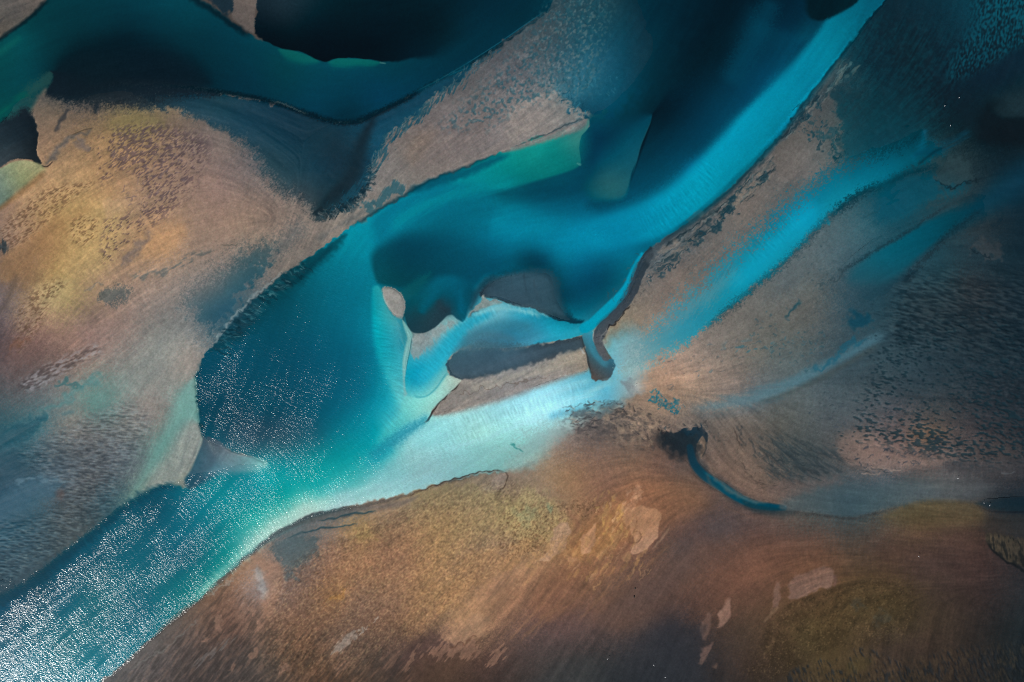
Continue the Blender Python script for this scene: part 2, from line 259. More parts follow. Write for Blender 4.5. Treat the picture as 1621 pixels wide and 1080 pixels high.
AX2 = lic(noise(1.0, seed=14, hi=1.7), FA+math.pi/2, 9, 1.0)
H45 = noise(4.5, 0.8, 50, 15); H60 = noise(5, 0.8, 62, 16); H110 = noise(4.5, 0.8, 112, 17)
H90 = noise(9, 1.0, 90, 18); HH = noise(4.0, 1.0, 0, 19)
NM.update({'a': AL1, 'A': AL2, 'x': AX1, 'X': AX2, 'h45': H45, 'h60': H60, 'h110': H110, 'h90': H90, 'hh': HH})

def jitter(a, amp, seed=0):
    jj, ii = np.mgrid[0:NY, 0:NX]
    return bilin(a, ii+amp*noise(.45, seed=80+seed), jj+amp*noise(.45, seed=90+seed))
LAND = np.stack([blur(LAND[..., k], 9.0) for k in range(3)], -1)
LAND = jitter(LAND, 5.0)
IMG = LAND.copy()
ROCK = np.zeros((NY, NX), np.float32)      # how rough the surface is

# upper channel with its shaded southern flat
P('-40,60,1 0,62,1 45,28,1 78,-5,1 90,-60 920,-60,2 900,-5,3 830,42,2 760,92,2 700,122,2 650,150,2 600,176,2 570,190,2 530,192,2 480,177,2 450,166,2 400,155,3 330,143,6 250,135,12 180,135,14 120,150,10 80,150,8 70,140,3 40,185,8 0,200,8 -40,240,8', UPPER)
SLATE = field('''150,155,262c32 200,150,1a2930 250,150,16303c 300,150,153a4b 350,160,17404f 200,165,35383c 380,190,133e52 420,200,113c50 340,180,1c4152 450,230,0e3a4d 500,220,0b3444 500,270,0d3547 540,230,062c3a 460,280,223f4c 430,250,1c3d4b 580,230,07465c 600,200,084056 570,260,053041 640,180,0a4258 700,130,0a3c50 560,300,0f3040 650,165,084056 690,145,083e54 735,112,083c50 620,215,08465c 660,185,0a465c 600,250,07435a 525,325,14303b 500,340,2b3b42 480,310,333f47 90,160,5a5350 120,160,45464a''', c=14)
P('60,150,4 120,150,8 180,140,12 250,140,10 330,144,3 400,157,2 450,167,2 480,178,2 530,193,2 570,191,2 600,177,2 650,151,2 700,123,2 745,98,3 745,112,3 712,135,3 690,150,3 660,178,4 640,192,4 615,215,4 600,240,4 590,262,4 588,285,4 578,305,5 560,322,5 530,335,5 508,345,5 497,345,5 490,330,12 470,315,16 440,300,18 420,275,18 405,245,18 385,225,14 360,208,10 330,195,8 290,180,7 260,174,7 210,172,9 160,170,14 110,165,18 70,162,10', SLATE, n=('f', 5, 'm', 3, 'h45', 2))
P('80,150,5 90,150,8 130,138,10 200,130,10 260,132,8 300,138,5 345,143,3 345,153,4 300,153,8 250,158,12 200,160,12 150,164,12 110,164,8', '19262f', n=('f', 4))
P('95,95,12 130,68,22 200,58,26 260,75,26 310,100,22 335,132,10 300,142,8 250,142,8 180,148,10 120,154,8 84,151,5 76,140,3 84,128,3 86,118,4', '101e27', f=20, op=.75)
# main channel, basin and plume
P('1010,-60,30 1420,-60 1402,-5,1 1372,32,1 1340,77,1 1310,115,1 1270,165,1.5 1235,213,1.5 1190,262,1.5 1150,302,1.5 1100,343,1.5 1050,378,2 1022,400 1005,428 990,462 970,490 945,515 937,530 925,533 900,537 850,548 800,550 740,550 715,565 708,580 714,597 730,602,3 705,628,3 684,652,2 692,658,8 740,648,10 800,632,10 850,612,10 900,590,12 930,580,12 945,560,8 990,520,20 1030,540,20 1010,600,20 980,640,12 930,655,14 880,690,20 850,730,20 800,746,4 720,758,2 660,776,2 620,786,2 550,801,2 490,816,2 440,841,2 400,872,2 350,917,2 300,961,2 250,1002,2 200,1046,2 155,1084,2 140,1140 -60,1140 -60,985,6 0,948,6 50,918,6 100,878,6 150,838,6 200,800,5 240,775,3 270,768,3 300,775,3 322,757,3 345,742,12 400,742,10 424,733,2 400,722,2 370,715,2 345,705,2 322,690,2 316,670,2 313,640,1 310,610,1 308,592,1 318,578,1 323,562,1 340,546,1 370,512,1 400,478,1 450,434,1 500,400,1 545,366,1 600,333,1 650,303,1 700,279,1 740,262,1 800,239,2 860,216,3 915,200,2 930,190,2 935,180,20 960,165,30 1020,120,40 1050,60,40', RIVER, n=('m', 1.1, 'g', .5))
# serrated northern edge of the grey sand wedge
# dark curling trough
S('600,176,3 582,205,7 570,235,9 562,262,9 552,285,11 532,305,10 512,325,7 500,340,4', '04202b', f=8, op=.9)
S('578,205,12 568,245,18 556,275,18 540,300,16', '052632', f=14, op=.45, n=('f', 3))
S('585,265,4 578,290,9 562,310,10 540,325,8 518,335,5', '0d4053', f=3, op=.8, n=('h60', 3.5, 'f', 1.5))
S('588,280,3 578,303,5 560,320,6 535,333,4 505,345,3', '081d27', f=2, op=.75, n=('h60', 3.5, 'f', 1.5))
S('500,343,3 503,336,4 512,328,5', '0a1d27', f=2, op=.8, n=('h45', 1))
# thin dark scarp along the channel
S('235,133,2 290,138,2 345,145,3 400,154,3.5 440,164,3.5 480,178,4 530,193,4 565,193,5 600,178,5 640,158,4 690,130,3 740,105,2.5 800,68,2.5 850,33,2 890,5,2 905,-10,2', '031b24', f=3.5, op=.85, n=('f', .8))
S('425,158,.8 450,165,.9 470,174,1.1 487,181,.7', '8e948f', op=.4, n=('f', .8))  # highlight along the scarp, painted as a pale line
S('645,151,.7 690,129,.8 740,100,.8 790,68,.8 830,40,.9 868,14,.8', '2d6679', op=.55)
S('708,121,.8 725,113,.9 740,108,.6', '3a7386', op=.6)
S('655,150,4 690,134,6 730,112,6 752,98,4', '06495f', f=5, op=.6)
# dark pool in the north
DARKP = field('415,15,16242c 440,10,1c2c35 460,20,17272f 420,45,0b171e 500,40,031820 600,40,03161e 600,80,03141b 700,60,032029 750,30,042a38 800,10,032a38 680,85,04222e 540,20,03181f 470,70,04141a 850,10,04303f 720,80,04303f')
P('407,-40,1 407,0,.7 403,28,.7 403,54,.8 412,62,.8 430,70,.8 446,77,1 462,80,1 480,84,1 496,92,1 510,97,1 522,97,1 535,92,1 560,92,1 585,94,1 606,98,1.5 630,97,3 650,92,3 680,90,8 715,82,18 760,55,25 800,30,25 840,5,25 850,-60,25', DARKP, n=('m', .5))
P('440,78,1.5 462,80,1 485,87,1 500,94,1 505,99,4 480,101,7 455,94,7', '156c66', f=3, op=.75)
P('520,98,3 535,92.5,1 560,93,1 586,95,1 603,99,2 590,105,5 560,106,6 530,106,7', '147068', f=3, op=.7, n=('a', 1))
S('600,99,1.2 612,101,1', '5a8a86', op=.6)
# bank, sand spit and mottled mud in the north-west
P('290,-30 408,-30 408,0 403,28,1 403,54,1 418,66,2 395,56,2 375,40,2 352,22,3 325,6,3 300,-6,3', '5b4f47', n=('m', 1.5))
P('318,-30 370,-30 368,5 369,20 365,28 352,16 335,4', '20313a', f=4, n=('m', 4, 'c', 2))
P('368,-20 409,-20 407,0 403,28 402,52 390,50 378,38 367,26 370,10', '6d6159', f=1.5, n=('f', .7))
S('290,-8,3 325,10,4 352,28,5 378,46,5 400,60,3', '0c1d25', f=4, op=.8, n=('m', 1))
P('-60,-60 -60,60 0,61,1 25,42,1 45,27,1 76,-3,1 85,-40', field('0,0,6b5f58 40,0,6f5f57 0,40,6e5d52 40,20,75655b 20,20,665a54'), f=1, n=('g', .6))
S('-20,45,1.5 0,32,2 20,18,2.5 50,3,2', '3c3a3c', f=1.5, op=.6, n=('A', 1.5))
S('-30,85,3 0,62,3 25,44,3 47,28,3 80,-5,3', '0c2026', f=2.5, op=.85, n=('m', .8))
S('-20,90,3 5,80,5 35,55,4', '16635c', f=5, op=.5)
# dark notch at the west
P('80,112,1 86,120,1 84,128,1 76,140,1.5 73,150,4 84,154,9 120,150,14 150,142,14 120,120,14', '131f28', f=4, n=('f', 1.5))
P('40,140,12 60,124,8 78,113,2 84,120,1.5 80,132,3 64,146,8 44,158,12', '2d5350', f=8, op=.7, n=('f', 4))
S('-10,190,3 8,174,3 25,160,4 45,142,5', '0f5850', f=4, op=.6, n=('a', 2))
P('-30,205,7 5,190,7 25,180,7 42,172,7 50,180,6 57,192,1.5 60,212,1 60,235,1 64,256,1 62,261,1 52,254,1 38,252,1.2 20,255,1.5 0,265,2 -30,280,2', field('10,230,1c2a33 40,220,0f1d27 20,250,28323a 55,240,0c161d'), n=('f', 1.2, 'm', 1))
P('-40,276,2 0,267,1.5 20,257,1.5 38,254,1.5 52,256,1.5 68,262,3 72,270,6 50,290,6 30,305,6 0,330,5 -40,350,5', field('20,262,7f8768 45,260,85876a 10,290,6b7f72 0,310,5b736d 40,280,74805f 25,300,5d6b58'), op=.95)
S('-20,342,3 0,330,3 30,308,4 55,288,5 75,268,4', '6b5238', f=4, op=.7)
S('150,182,2 153,170,3 152,160,2', '18242e', f=3, op=.85)
S('88,212,2 95,198,3 104,182,4 110,168,3', '2c3037', f=3, op=.75, n=('m', 1.5))
S('66,262,3 82,250,4 98,232,3.5 120,214,3 150,202,1.5', '4b4c50', f=4, op=.75, n=('m', 2))
S('65,262,1 75,264,1.2 85,255,.8', '241f20', op=.8)
S('112,215,1 130,207,.8 150,202,1', '4d4136', op=.7)
S('115,225,5 130,228,6 140,235,4', '5d5960', f=6, op=.6, n=('m', 3))
S('175,250,2 182,242,3 188,236,2', '4a4548', f=3, op=.6, n=('h45', 3))
P('175,190,6 210,183,5 250,186,5 262,198,6 225,206,8 190,212,8 172,205,8', '857650', f=6, op=.5)
# grey sand wedge
P('588,292,3 592,265,3 600,240,3 618,215,3 645,192,3 662,178,3 690,152,3 712,136,3 745,110,2 775,88,2 822,50,2 872,8,2 885,-40,6 950,-60,30 960,0,50 985,50,50 990,110,40 960,150,30 935,175,5 930,185,1 915,200,2 860,216,2 800,239,2 740,262,2 700,279,2 650,303,2 600,333,2 575,350,6 560,335,8 575,315,6', LAND, n=('h60', 2.5, 'm', 2.5, 'f', 1.5))
S('590,288,3 596,262,5 606,236,5 622,214,5 648,192,5 668,174,5 690,156,5 715,138,4 745,116,3', '0a465a', f=3, op=.65, n=('h60', 5, 'm', 3))
S('748,108,1.5 780,88,2 830,48,2 868,20,2 885,5,2', '454c50', f=2, op=.75, n=('A', 2))
S('745,100,1 790,73,1.4 840,38,1.4 880,8,1.2', '13313c', f=1, op=.7, n=('m', 1))
P('635,255,16 680,215,16 730,185,16 770,180,16 765,215,16 715,250,16 660,275,16', '6b615e', f=14, op=.55)
P('640,245,10 665,212,10 690,208,10 680,230,10 655,262,10', '88705f', f=12, op=.35)
P('800,215,3 812,170,3 835,152,3 880,150,3 905,165,3 928,182,1 905,196,2 850,214,2 805,230,3', '867c77', f=3, op=.8, n=('m', 3))
# blue wet fan with stippled edges
P('898,162,5 892,140,14 905,110,30 925,60,40 935,-20,60 1100,-60,60 1090,60,50 1040,130,40 1000,160,30 965,185,10 945,190,3 930,184,2 915,174,3', field('905,155,2b6277 920,170,0d4257 950,150,13536a 930,120,2c6074 960,90,1d5066 1000,60,0b3a4b 940,40,1f4c5c 1030,110,05303e 990,130,0b465b 1000,0,0b303e 960,0,24434f'), op=.9, n=('f', 5, 'm', 7, 'h60', 3))
# pitted texture on the wedge
_pit = P('700,200,20 760,140,20 800,100,25 850,40,25 880,0,30 960,0,30 950,90,30 930,140,25 880,160,14 820,170,14 780,200,20', '000000', f=20, out=ROCK)
_m = ROCK.copy(); _t = _m*thr(tn(2.6, 2.0, 60, 21), .55, 0.85)
IMG = IMG*(1-.62*_t[..., None])+hexc('20505f')*.62*_t[..., None]
_t = _m*thr(-tn(2.2, 1.6, 60, 22), .9, 0.95)
IMG = IMG*(1-.45*_t[..., None])+hexc('847b78')*.45*_t[..., None]
HGT += -_m*.18*thr(tn(2.6, 2.0, 60, 21), .5, 0.95)
# boundary wedge / lobe
S('930,186,1 900,198,1 868,211,1.2 840,224,1 805,236,1', '2a3a42', f=1, op=.7, n=('m', 1))
P('930,188,1 933,196,1 930,204,1.5 900,214,4 860,226,4 815,240,3 800,238,1.5 860,216,1 905,198,1', '7b716e', f=2, op=.85, n=('f', 1))
P('931,188,1 933,196,1 929,206,1 920,216,1 917,235,1 919,262,1 900,272,3 860,284,4 810,296,6 760,300,10 735,292,10 740,270,3 800,243,4 860,228,5 905,213,5 926,200,4', field('905,218,3a7b76 880,225,127a78 905,250,14706e 850,240,148280 870,265,127675 820,255,0f8080 790,270,0d7f85 810,285,0c7078 760,285,0b7f8c'), op=.85, n=('f', 1))
P('919,262,1 905,270,3 860,284,3 810,298,5 760,306,10 800,318,14 850,316,14 900,308,12 930,300,12 928,280,6', '044257', f=5, op=.7)
S('921,262,2 912,258,1', '6fa09a', op=.4)
# second lobe with its dark eastern edge
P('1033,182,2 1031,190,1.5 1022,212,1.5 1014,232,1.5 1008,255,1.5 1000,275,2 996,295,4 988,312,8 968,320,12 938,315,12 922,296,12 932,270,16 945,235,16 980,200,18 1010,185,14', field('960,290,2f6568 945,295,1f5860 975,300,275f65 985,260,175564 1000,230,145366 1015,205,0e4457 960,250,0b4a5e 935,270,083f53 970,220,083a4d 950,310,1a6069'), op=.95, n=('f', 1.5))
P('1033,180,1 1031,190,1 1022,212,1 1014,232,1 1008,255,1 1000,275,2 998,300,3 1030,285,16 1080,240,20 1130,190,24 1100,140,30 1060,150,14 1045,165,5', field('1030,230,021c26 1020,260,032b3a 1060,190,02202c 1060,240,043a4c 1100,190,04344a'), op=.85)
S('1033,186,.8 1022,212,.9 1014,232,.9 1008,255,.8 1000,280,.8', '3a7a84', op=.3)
# dark deep at the north, bright tongue
P('1283,-40,6 1276,10,7 1282,28,4 1296,33,3 1312,30,3 1335,18,4 1362,2,4 1375,-30,4', '03191f', f=4, op=.9)
P('1418,-40,2 1400,0,1 1372,33,1 1340,78,1.5 1310,115,2 1270,165,2 1235,213,2 1190,262,2 1150,302,2 1100,343,2 1050,376,3 1000,392,8 950,395,14 960,345,14 1010,325,14 1055,290,12 1100,262,12 1150,228,12 1200,180,12 1235,140,10 1270,95,8 1305,55,7 1340,20,5 1362,2,5 1380,-40,5', RIVER, op=.6)
S('1365,20,6 1330,68,10 1285,125,14 1230,190,17 1180,240,18 1120,290,20 1050,335,20 960,370,20 880,375,22', '0d96b4', f=14, op=.55)
S('880,375,18 820,358,18 770,350,16', '0a83a0', f=22, op=.6)
P('1185,10,20 1215,60,14 1245,60,14 1230,90,14 1170,150,14 1130,190,14 1150,110,20', '064056', f=16, op=.4)
S('700,300,6 660,328,9 625,355,11 600,385,10 585,420,9', '0b84a0', f=14, op=.4)
# dark band and lobes inside the basin
P('590,425,5 588,405,8 600,388,12 640,372,18 700,378,22 760,395,24 800,420,22 830,430,12 800,436,8 770,436,6 755,450,5 735,460,8 715,440,14 690,442,12 680,448,10 655,452,7 630,455,5 612,452,4 597,447,3', field('600,415,04404f 640,400,033c4e 700,400,034558 660,440,053c4a 760,420,054c60 620,440,0a3e49 720,430,034254'), op=.85)
P('632,463,2 648,450,6 668,436,6 682,432,6 676,448,6 662,468,5 645,474,3', '14525c', f=4, op=.7, n=('f', 2))
P('640,478,3 650,472,6 665,462,8 690,440,8 720,438,8 745,448,8 752,465,6 742,490,4 738,503,2 733,510,1.2 726,508,1.2 716,499,1.5 708,500,1.5 700,508,1.5 688,519,1.2 672,527,1.2 655,527,1.2 643,518,1.2 637,505,1.2 641,492,1.2', field('655,510,163641 680,515,1c3640 700,500,22333c 690,470,124c5c 660,480,0c4855 720,470,0a5569 730,490,06566a 742,470,17404d 710,480,1e343e 645,500,143c48 730,455,08566b'), op=.95)
S('693,472,3 697,485,5 705,492,6 716,492,4', '25323a', f=9, op=.7)
S('665,500,3 672,485,7 685,468,8 695,452,6', '05586d', f=7, op=.7)
S('727,455,4 730,480,5 730,500,3', '05586e', f=5, op=.8)
S('742,498,1.5 750,478,4 757,462,5 770,446,5 790,436,4', '20323c', f=6, op=.7)
# grey mud bank in the basin
P('760,472,1 758,464,2 766,452,3 780,442,3 800,434,6 825,429,8 850,427,10 876,432,12 886,450,14 888,475,12 896,492,8 912,505,3 925,507,2 915,512,1 900,511,1 884,509,1 868,502,1 850,492,1 838,487,1 820,486,1 806,481,1 790,474,1 775,471,1', field('780,460,2f3f48 800,450,385059 830,450,3a525c 850,445,2f4a55 870,480,2b434d 880,500,1c3a45 900,508,113442 830,475,38484f 770,465,2b3a42'), n=('m', .8, 'f', 2))
S('829,430,1.2 832,450,1.6 836,470,1.6 840,484,1', '23292f', f=2, op=.35, n=('h90', .8))
S('845,440,1 849,465,1.2 855,485,1', '2c3237', f=2, op=.3, n=('h90', .8))
S('806,436,1 812,455,1.2 816,475,1', '2c3237', f=2, op=.3, n=('h90', 1.5))
S('762,474,1 770,471,1 790,474,1 806,481,1 820,485,1', '30302f', f=.8, op=.6)
P('760,476,1 768,469,1 772,474,1 786,476,1 795,478,1 778,484,2 765,490,2 750,495,2 741,502,1.5 746,492,1.5 757,484,1.5', '9c8e80', f=1.5, op=.85, n=('m', 1.5))
S('741,503,1.5 752,494,2 768,492,2 774,488,1.5', '4a4c4f', f=1.5, op=.6, n=('m', 2))
S('770,478,2 800,484,2 836,489,2 858,498,2 872,506,2', 'a9cfcb', f=3, op=.55, n=('m', 1))
# little sand island and pale bar
P('606,455,2 616,454,1 625,457,1 634,464,1 641,476,1 641,490,1 637,503,1 634,506,1 622,498,2 612,485,2 605,470,2', '8b8681', f=2, n=('f', .8))
P('598,452,3 590,455,3 588,475,4 589,500,5 592,540,6 600,570,8 612,600,8 628,630,6 640,640,4 646,610,2 640,560,3 637,530,3 635,508,3 622,500,3 610,480,3 604,460,2', field('592,470,0f8a9c 600,500,17a0ae 610,530,1b9fae 620,560,2399a8 630,590,3fa8b2 636,610,55b0b5 600,460,2d9da6 615,495,4d9fa6 628,540,2f8da0 640,640,66bdba'), op=.85, n=('f', 1))
S('630,500,5 636,515,6 641,535,5 636,560,3', '1f8296', f=4, op=.6, n=('h110', 3))
P('637,506,1 650,524,1 653,532,1 650,550,1 645,572,1 642,600,1.5 645,622,2 640,628,3 638,600,2 637,575,1.5 640,555,2 645,535,2 640,520,2', '7aacaa', f=1.5, op=.9)
S('652,530,.7 650,550,.8 645,575,.8 642,600,.8 643,618,.8', '24474d', f=.7, op=.65)
# inner channel
P('643,620,1 641,600,1 645,575,1 651,550,1 654,532,1 672,528,1.5 690,520,1.5 706,508,1.5 722,505,1.5 735,512,1.5 745,503,3 765,490,4 790,482,4 815,486,3 838,489,2 850,494,2 868,504,2 884,511,2 905,514,2 925,512,3 937,515,2 925,531,1.5 900,536,1.5 870,543,2 840,548,3 800,550,3 760,546,5 740,545,5 722,552,3 711,562,2 707,575,2 708,590,2 700,600,3 690,615,3 675,628,2 660,629,1.5 650,625,1', RIVER, n=('f', .6))
P('655,532,2 675,530,3 700,514,3 716,508,3 722,514,5 700,530,5 685,545,5 665,562,4 652,568,3 653,550,2', '8c8f8c', f=5, op=.75, n=('h110', 2, 'm', 1))
S('650,600,5 672,595,8 690,575,10 705,552,10 722,530,9 742,512,8 765,500,6 790,492,5', '25a3ba', f=6, op=.75, n=('x', 1))
S('725,560,3 748,535,5 775,520,7 810,515,9 850,520,9', '3d7c8c', f=8, op=.7)
S('840,545,2 870,538,3 900,530,4 928,520,4', '2a9cb4', f=4, op=.8)
S('735,545,2 760,530,5 790,532,6 820,540,4', '50727e', f=7, op=.5)
S('745,502,3 770,492,3 800,488,3 835,494,3 860,502,3', '9accca', f=4, op=.7, n=('x', 1))
S('652,625,1 662,629,1.2 676,627,1 690,615,1 702,598,1 709,588,1', '1c7f8e', f=1.5, op=.5)
# narrow feeder channel
S('1016,402,2.5 1006,420,3.5 998,438,4.5 992,455,6 982,470,8 968,485,9 952,500,9 938,512,8 925,520,8', '0c92ae', f=2, taper=False)
S('1010,412,1.5 1002,432,2 996,448,2 ', '1e7f90', f=2, op=.7)
# dark mud bank beside it
P('1030,390,2 1020,402,1 1010,418,1 1003,438,1 996,455,1 988,472,1 975,488,1 962,500,1 950,512,1 942,522,1 939,530,1 940,548,1 947,558,1 962,570,1 970,572,1 964,560,1 957,550,1 955,540,1 960,528,1 968,515,1 978,505,1 992,488,1 1000,478,1 1008,465,1 1012,452,1 1020,435,1 1028,420,1.5 1035,405,2', field('1015,425,2a353c 1000,465,383f46 975,497,3b4249 955,520,41474d 948,545,4a4d52 955,560,52534f 1025,400,27333a'), f=1, n=('m', .6))
S('1000,480,.8 985,498,1 970,512,1.2 960,528,1.2 956,540,1', '18181b', f=1, op=.8, n=('m', 1.5))
S('962,514,2 955,530,2.5 952,545,2.5 956,555,2', '8a8480', f=2, op=.6, n=('g', 3))
S('938,522,.8 938,530,1 941,545,1', 'b9b5ae', f=.7, op=.6, n=('g', 1))
S('1024,405,1 1014,425,1.2 1004,448,1.2 996,470,1 ', '15232b', f=1.5, op=.6)
# island between the inner channel and the plume
P('684,656,1 684,648,1 695,636,1 710,622,1 722,611,1 731,602,1 722,598,1 712,594,1 708,586,1 708,574,1 714,563,1.5 726,555,2 742,549,4 770,548,6 800,551,3 830,549,2 850,545,1.5 880,540,1 900,537,1 922,531,1 925,540,1 930,555,2 934,575,3 928,588,4 905,596,8 870,608,8 830,622,8 790,634,8 745,646,8 700,657,3', LAND, n=('f', 1))
P('708,586,1 708,574,1 714,563,1.5 726,555,3 742,549,9 770,548,12 800,550,10 830,549,5 850,545,2 880,540,1 900,537,1 922,531,1 926,545,1 924,552,1 910,553,2 895,557,2.5 875,566,2.5 845,575,3 815,583,3 790,590,4 760,598,3 742,600,3 732,601,1 720,598,1 712,594,1', field('720,575,2f4a55 740,562,41606b 770,568,3c525b 800,562,45606c 760,590,3a4a51 730,590,3c4b51 840,558,37464e 880,550,363f46 910,545,3e4449 800,580,47545a 850,570,454c50'), n=('m', 1.5, 'h60', 1))
S('712,560,2 730,553,3 760,545,4 800,549,3', '52757f', f=5, op=.5)
S('740,596,3 790,576,4 830,562,5 880,550,3', '5d656b', f=6, op=.5, n=('A', 2))
P('745,608,3 780,600,3 830,588,3 870,572,3 900,560,2 918,558,2 925,566,3 915,576,3 885,585,4 840,598,4 790,610,4 750,618,4', 'a3917f', f=3, op=.75, n=('m', 2, 'h45', 1))
S('926,560,2 923,555,1.5 918,552,1.5', 'b9bcbb', f=1.5, op=.6, n=('g', 1.5))
S('700,637,.7 715,627,.8 728,622,.8 745,620,.8 765,614,1 790,612,1 820,608,1 850,600,.8 880,590,.7', '6a5548', f=.8, op=.55, n=('m', 2.5))
S('731,603,1 720,614,1.2 705,627,1.2 695,637,1.3 688,648,1.6 683,655,1.8 676,665,1.5 668,672,1', '2a2320', f=1, op=.85, n=('m', .6))
S('690,650,1 705,648,.8 715,640,.7', '5a4c46', f=.8, op=.5, n=('m', 1.5))
P('690,652,2 700,638,2 720,622,3 740,626,3 735,640,4 710,650,3', '84796f', f=3, op=.5, n=('m', 2))
# pale shoal between the arms and the blue wake south of it
P('640,628,2 655,630,2 672,630,2 690,620,2 703,602,2 710,594,1 724,600,1 730,603,1 712,622,2 695,637,2 683,650,2 676,652,4 650,668,6 620,690,8 600,700,10 610,680,10 632,655,8', field('645,640,6fc2ba 670,640,84cdc2 690,625,93cbbd 712,605,a6c4b2 640,665,5ab5b2 615,690,3fb0b0 722,603,b0b59e 675,648,8cc0b0'), op=.9, n=('f', 1, 'x', 1))
S('682,652,3 668,668,6 650,680,7 630,692,9 605,712,9 582,730,8', '1a7f94', f=8, op=.65, n=('f', 2))
S('575,735,6 600,725,6 625,708,6', '1d97a5', f=6, op=.5)
# white plume
P('683,668,5 705,662,7 745,650,9 790,638,9 830,624,9 870,610,9 905,598,8 935,590,6 960,605,12 965,635,10 930,640,8 900,650,10 870,665,12 850,685,16 800,700,20 740,710,20 690,712,20 655,715,14 650,695,10', field('720,670,97cecb 780,660,a3d6d4 760,680,a6d3c8 830,640,a3dade 880,625,94d4e0 900,640,8bd3e4 930,620,6cbcd6 900,610,76b6c8 940,600,57a0b8 690,680,8ccac8 700,700,92cac8 800,690,96cac6 830,680,a0d0cc 860,650,a8e0e6 955,625,62a8c4'), op=.85, n=('f', 1))
S('940,645,3 915,648,5 890,654,6 865,662,5', '56a2bc', f=6, op=.6)
P('650,712,12 700,715,14 760,705,16 820,705,16 850,700,20 820,735,14 760,744,6 700,758,5 640,772,5 590,785,8 580,765,10 620,735,12', field('650,740,82aeb0 700,735,8cb9ba 740,730,8ab8b8 700,755,86b0b3 800,725,86b1b0 620,760,7cb0b6'), op=.5, n=('f', 2, 'm', 2))
P('835,690,16 870,670,16 905,655,10 940,650,8 925,665,10 890,690,14 860,715,14 840,740,12 800,742,10 815,715,14', '879793', f=14, op=.5, n=('m', 4, 'f', 3))
S('806,701,1.2 815,707,1.3 824,713,1.1 832,718,.8', '19706f', f=1, op=.8, n=('g', 1))
# pale rim along the south bank
S('300,955,5 350,910,7 400,864,9 440,832,9 485,805,9 540,787,7', 'a3cdc4', f=8, op=.5, n=('x', 2))
S('520,790,4 580,776,6 640,765,7 700,752,6', '93c3c8', f=7, op=.45)
S('345,915,2.5 400,872,3 440,845,4 500,817,4 560,802,3', '3f6f76', f=3, op=.5)
# wake mixing east of the inlet
P('975,560,8 985,540,10 1010,545,14 1020,565,16 1015,590,16 1020,620,14 1000,625,10 985,632,10 960,640,8 955,620,8 962,605,5 972,590,4', field('985,560,7ba3b0 1000,600,90a0a4 975,600,6fb3cc 980,620,7aa0b0 1010,570,93a6a6 970,620,5fa8c4 995,580,86b0ba'), op=.8, n=('f', 3, 'm', 4))
P('985,603,4 995,598,5 1005,606,6 1000,618,6 988,615,4', '6b7076', f=5, op=.6, n=('m', 3))
# dark inlet with the mud lobe
P('921,532,1 926,528,1 936,527,1 940,540,1 948,558,1 960,568,1 972,571,1.2 974,582,1.2 970,592,1 964,600,1 955,604,1 947,602,1 943,606,1 941,602,1 935,598,1 935,588,1 931,578,1 930,566,1 927,555,1', field('930,540,3d8296 938,558,356f82 950,575,3a6071 962,580,3b5a69 945,590,48494a 955,598,44494c 938,585,4a4b4c 928,560,3c464b 968,585,345061 935,575,474b4d'), n=('m', .8))
S('928,528,2.5 933,545,3 942,562,4 955,574,5 965,580,5', '3f7f96', f=3, op=.7)
S('921,532,.9 924,548,1 929,562,1 933,580,1.2 936,596,1', '2a2b2c', f=1, op=.7)
P('946,520,1.5 954,536,2 957,552,1.5 963,566,1 962,571,1 952,565,1 944,553,1 941,540,1', '55555a', f=1.5, op=.8, n=('m', 1))
# long dark scarp of the south-east bank, with braided runnels beside it
S('1372,32,1.6 1340,77,2.2 1310,117,2.6 1272,166,3 1237,215,3 1192,265,3 1152,306,3.4 1100,348,3.6 1050,384,3.4 1022,405,3', '12262f', f=2, op=.85, n=('m', .8))
S('1335,90,3 1305,130,4 1285,155,4', '57504c', f=3, op=.7, n=('A', 1.5))
BANK = '1340,88 1306,126 1274,170 1240,216 1196,266 1154,308 1104,350 1054,386 1028,410'
P('1345,95,3 1300,140,6 1262,190,10 1225,240,12 1190,280,12 1150,318,12 1100,358,12 1055,398,9 1035,425,4 1020,405,2 1050,382,2 1100,346,2 1152,306,2 1194,263,2 1237,213,2 1272,166,2 1312,117,2', '454c50', f=8, op=.6, n=('A', 3, 'f', 3))
scatter(BANK, 110, (2, 26), 34, 1.3, ['1a3039', '22383f', '15262e', '2d3f45'], .85, 101, jit=7)
scatter(BANK, 90, (4, 27), 26, 1.4, ['706a64', '7c736b', '5f5d5a', '67706f'], .7, 102, jit=7)
scatter('1250,235 1205,280 1170,310 1140,345 1100,382 1068,410 1040,436 1026,448', 60, (8, -8), 15, 2.6, ['14303c', '1b3a45', '10323f'], .8, 103, jit=25, wob=2.5)
scatter('1215,270 1160,318 1110,360 1060,400', 26, (14, -6), 18, 2, ['776c63', '83766a'], .6, 104, jit=12, wob=1.5)
S('1290,142,1 1262,182,1.3 1225,228,1.3 1188,270,1.2', '14232a', f=1, op=.7, n=('m', 2))
S('1128,360,1 1122,356,2 1120,352,3 1126,345,2', '1a3540', f=2, op=.7, n=('g', 1))
S('1075,380,4 1055,395,5 1040,402,3', '86786c', f=4, op=.6, n=('m', 2))
S('1115,330,4 1100,340,5 1085,352,4', '7c6f66', f=3, op=.5, n=('m', 2, 'A', 2))
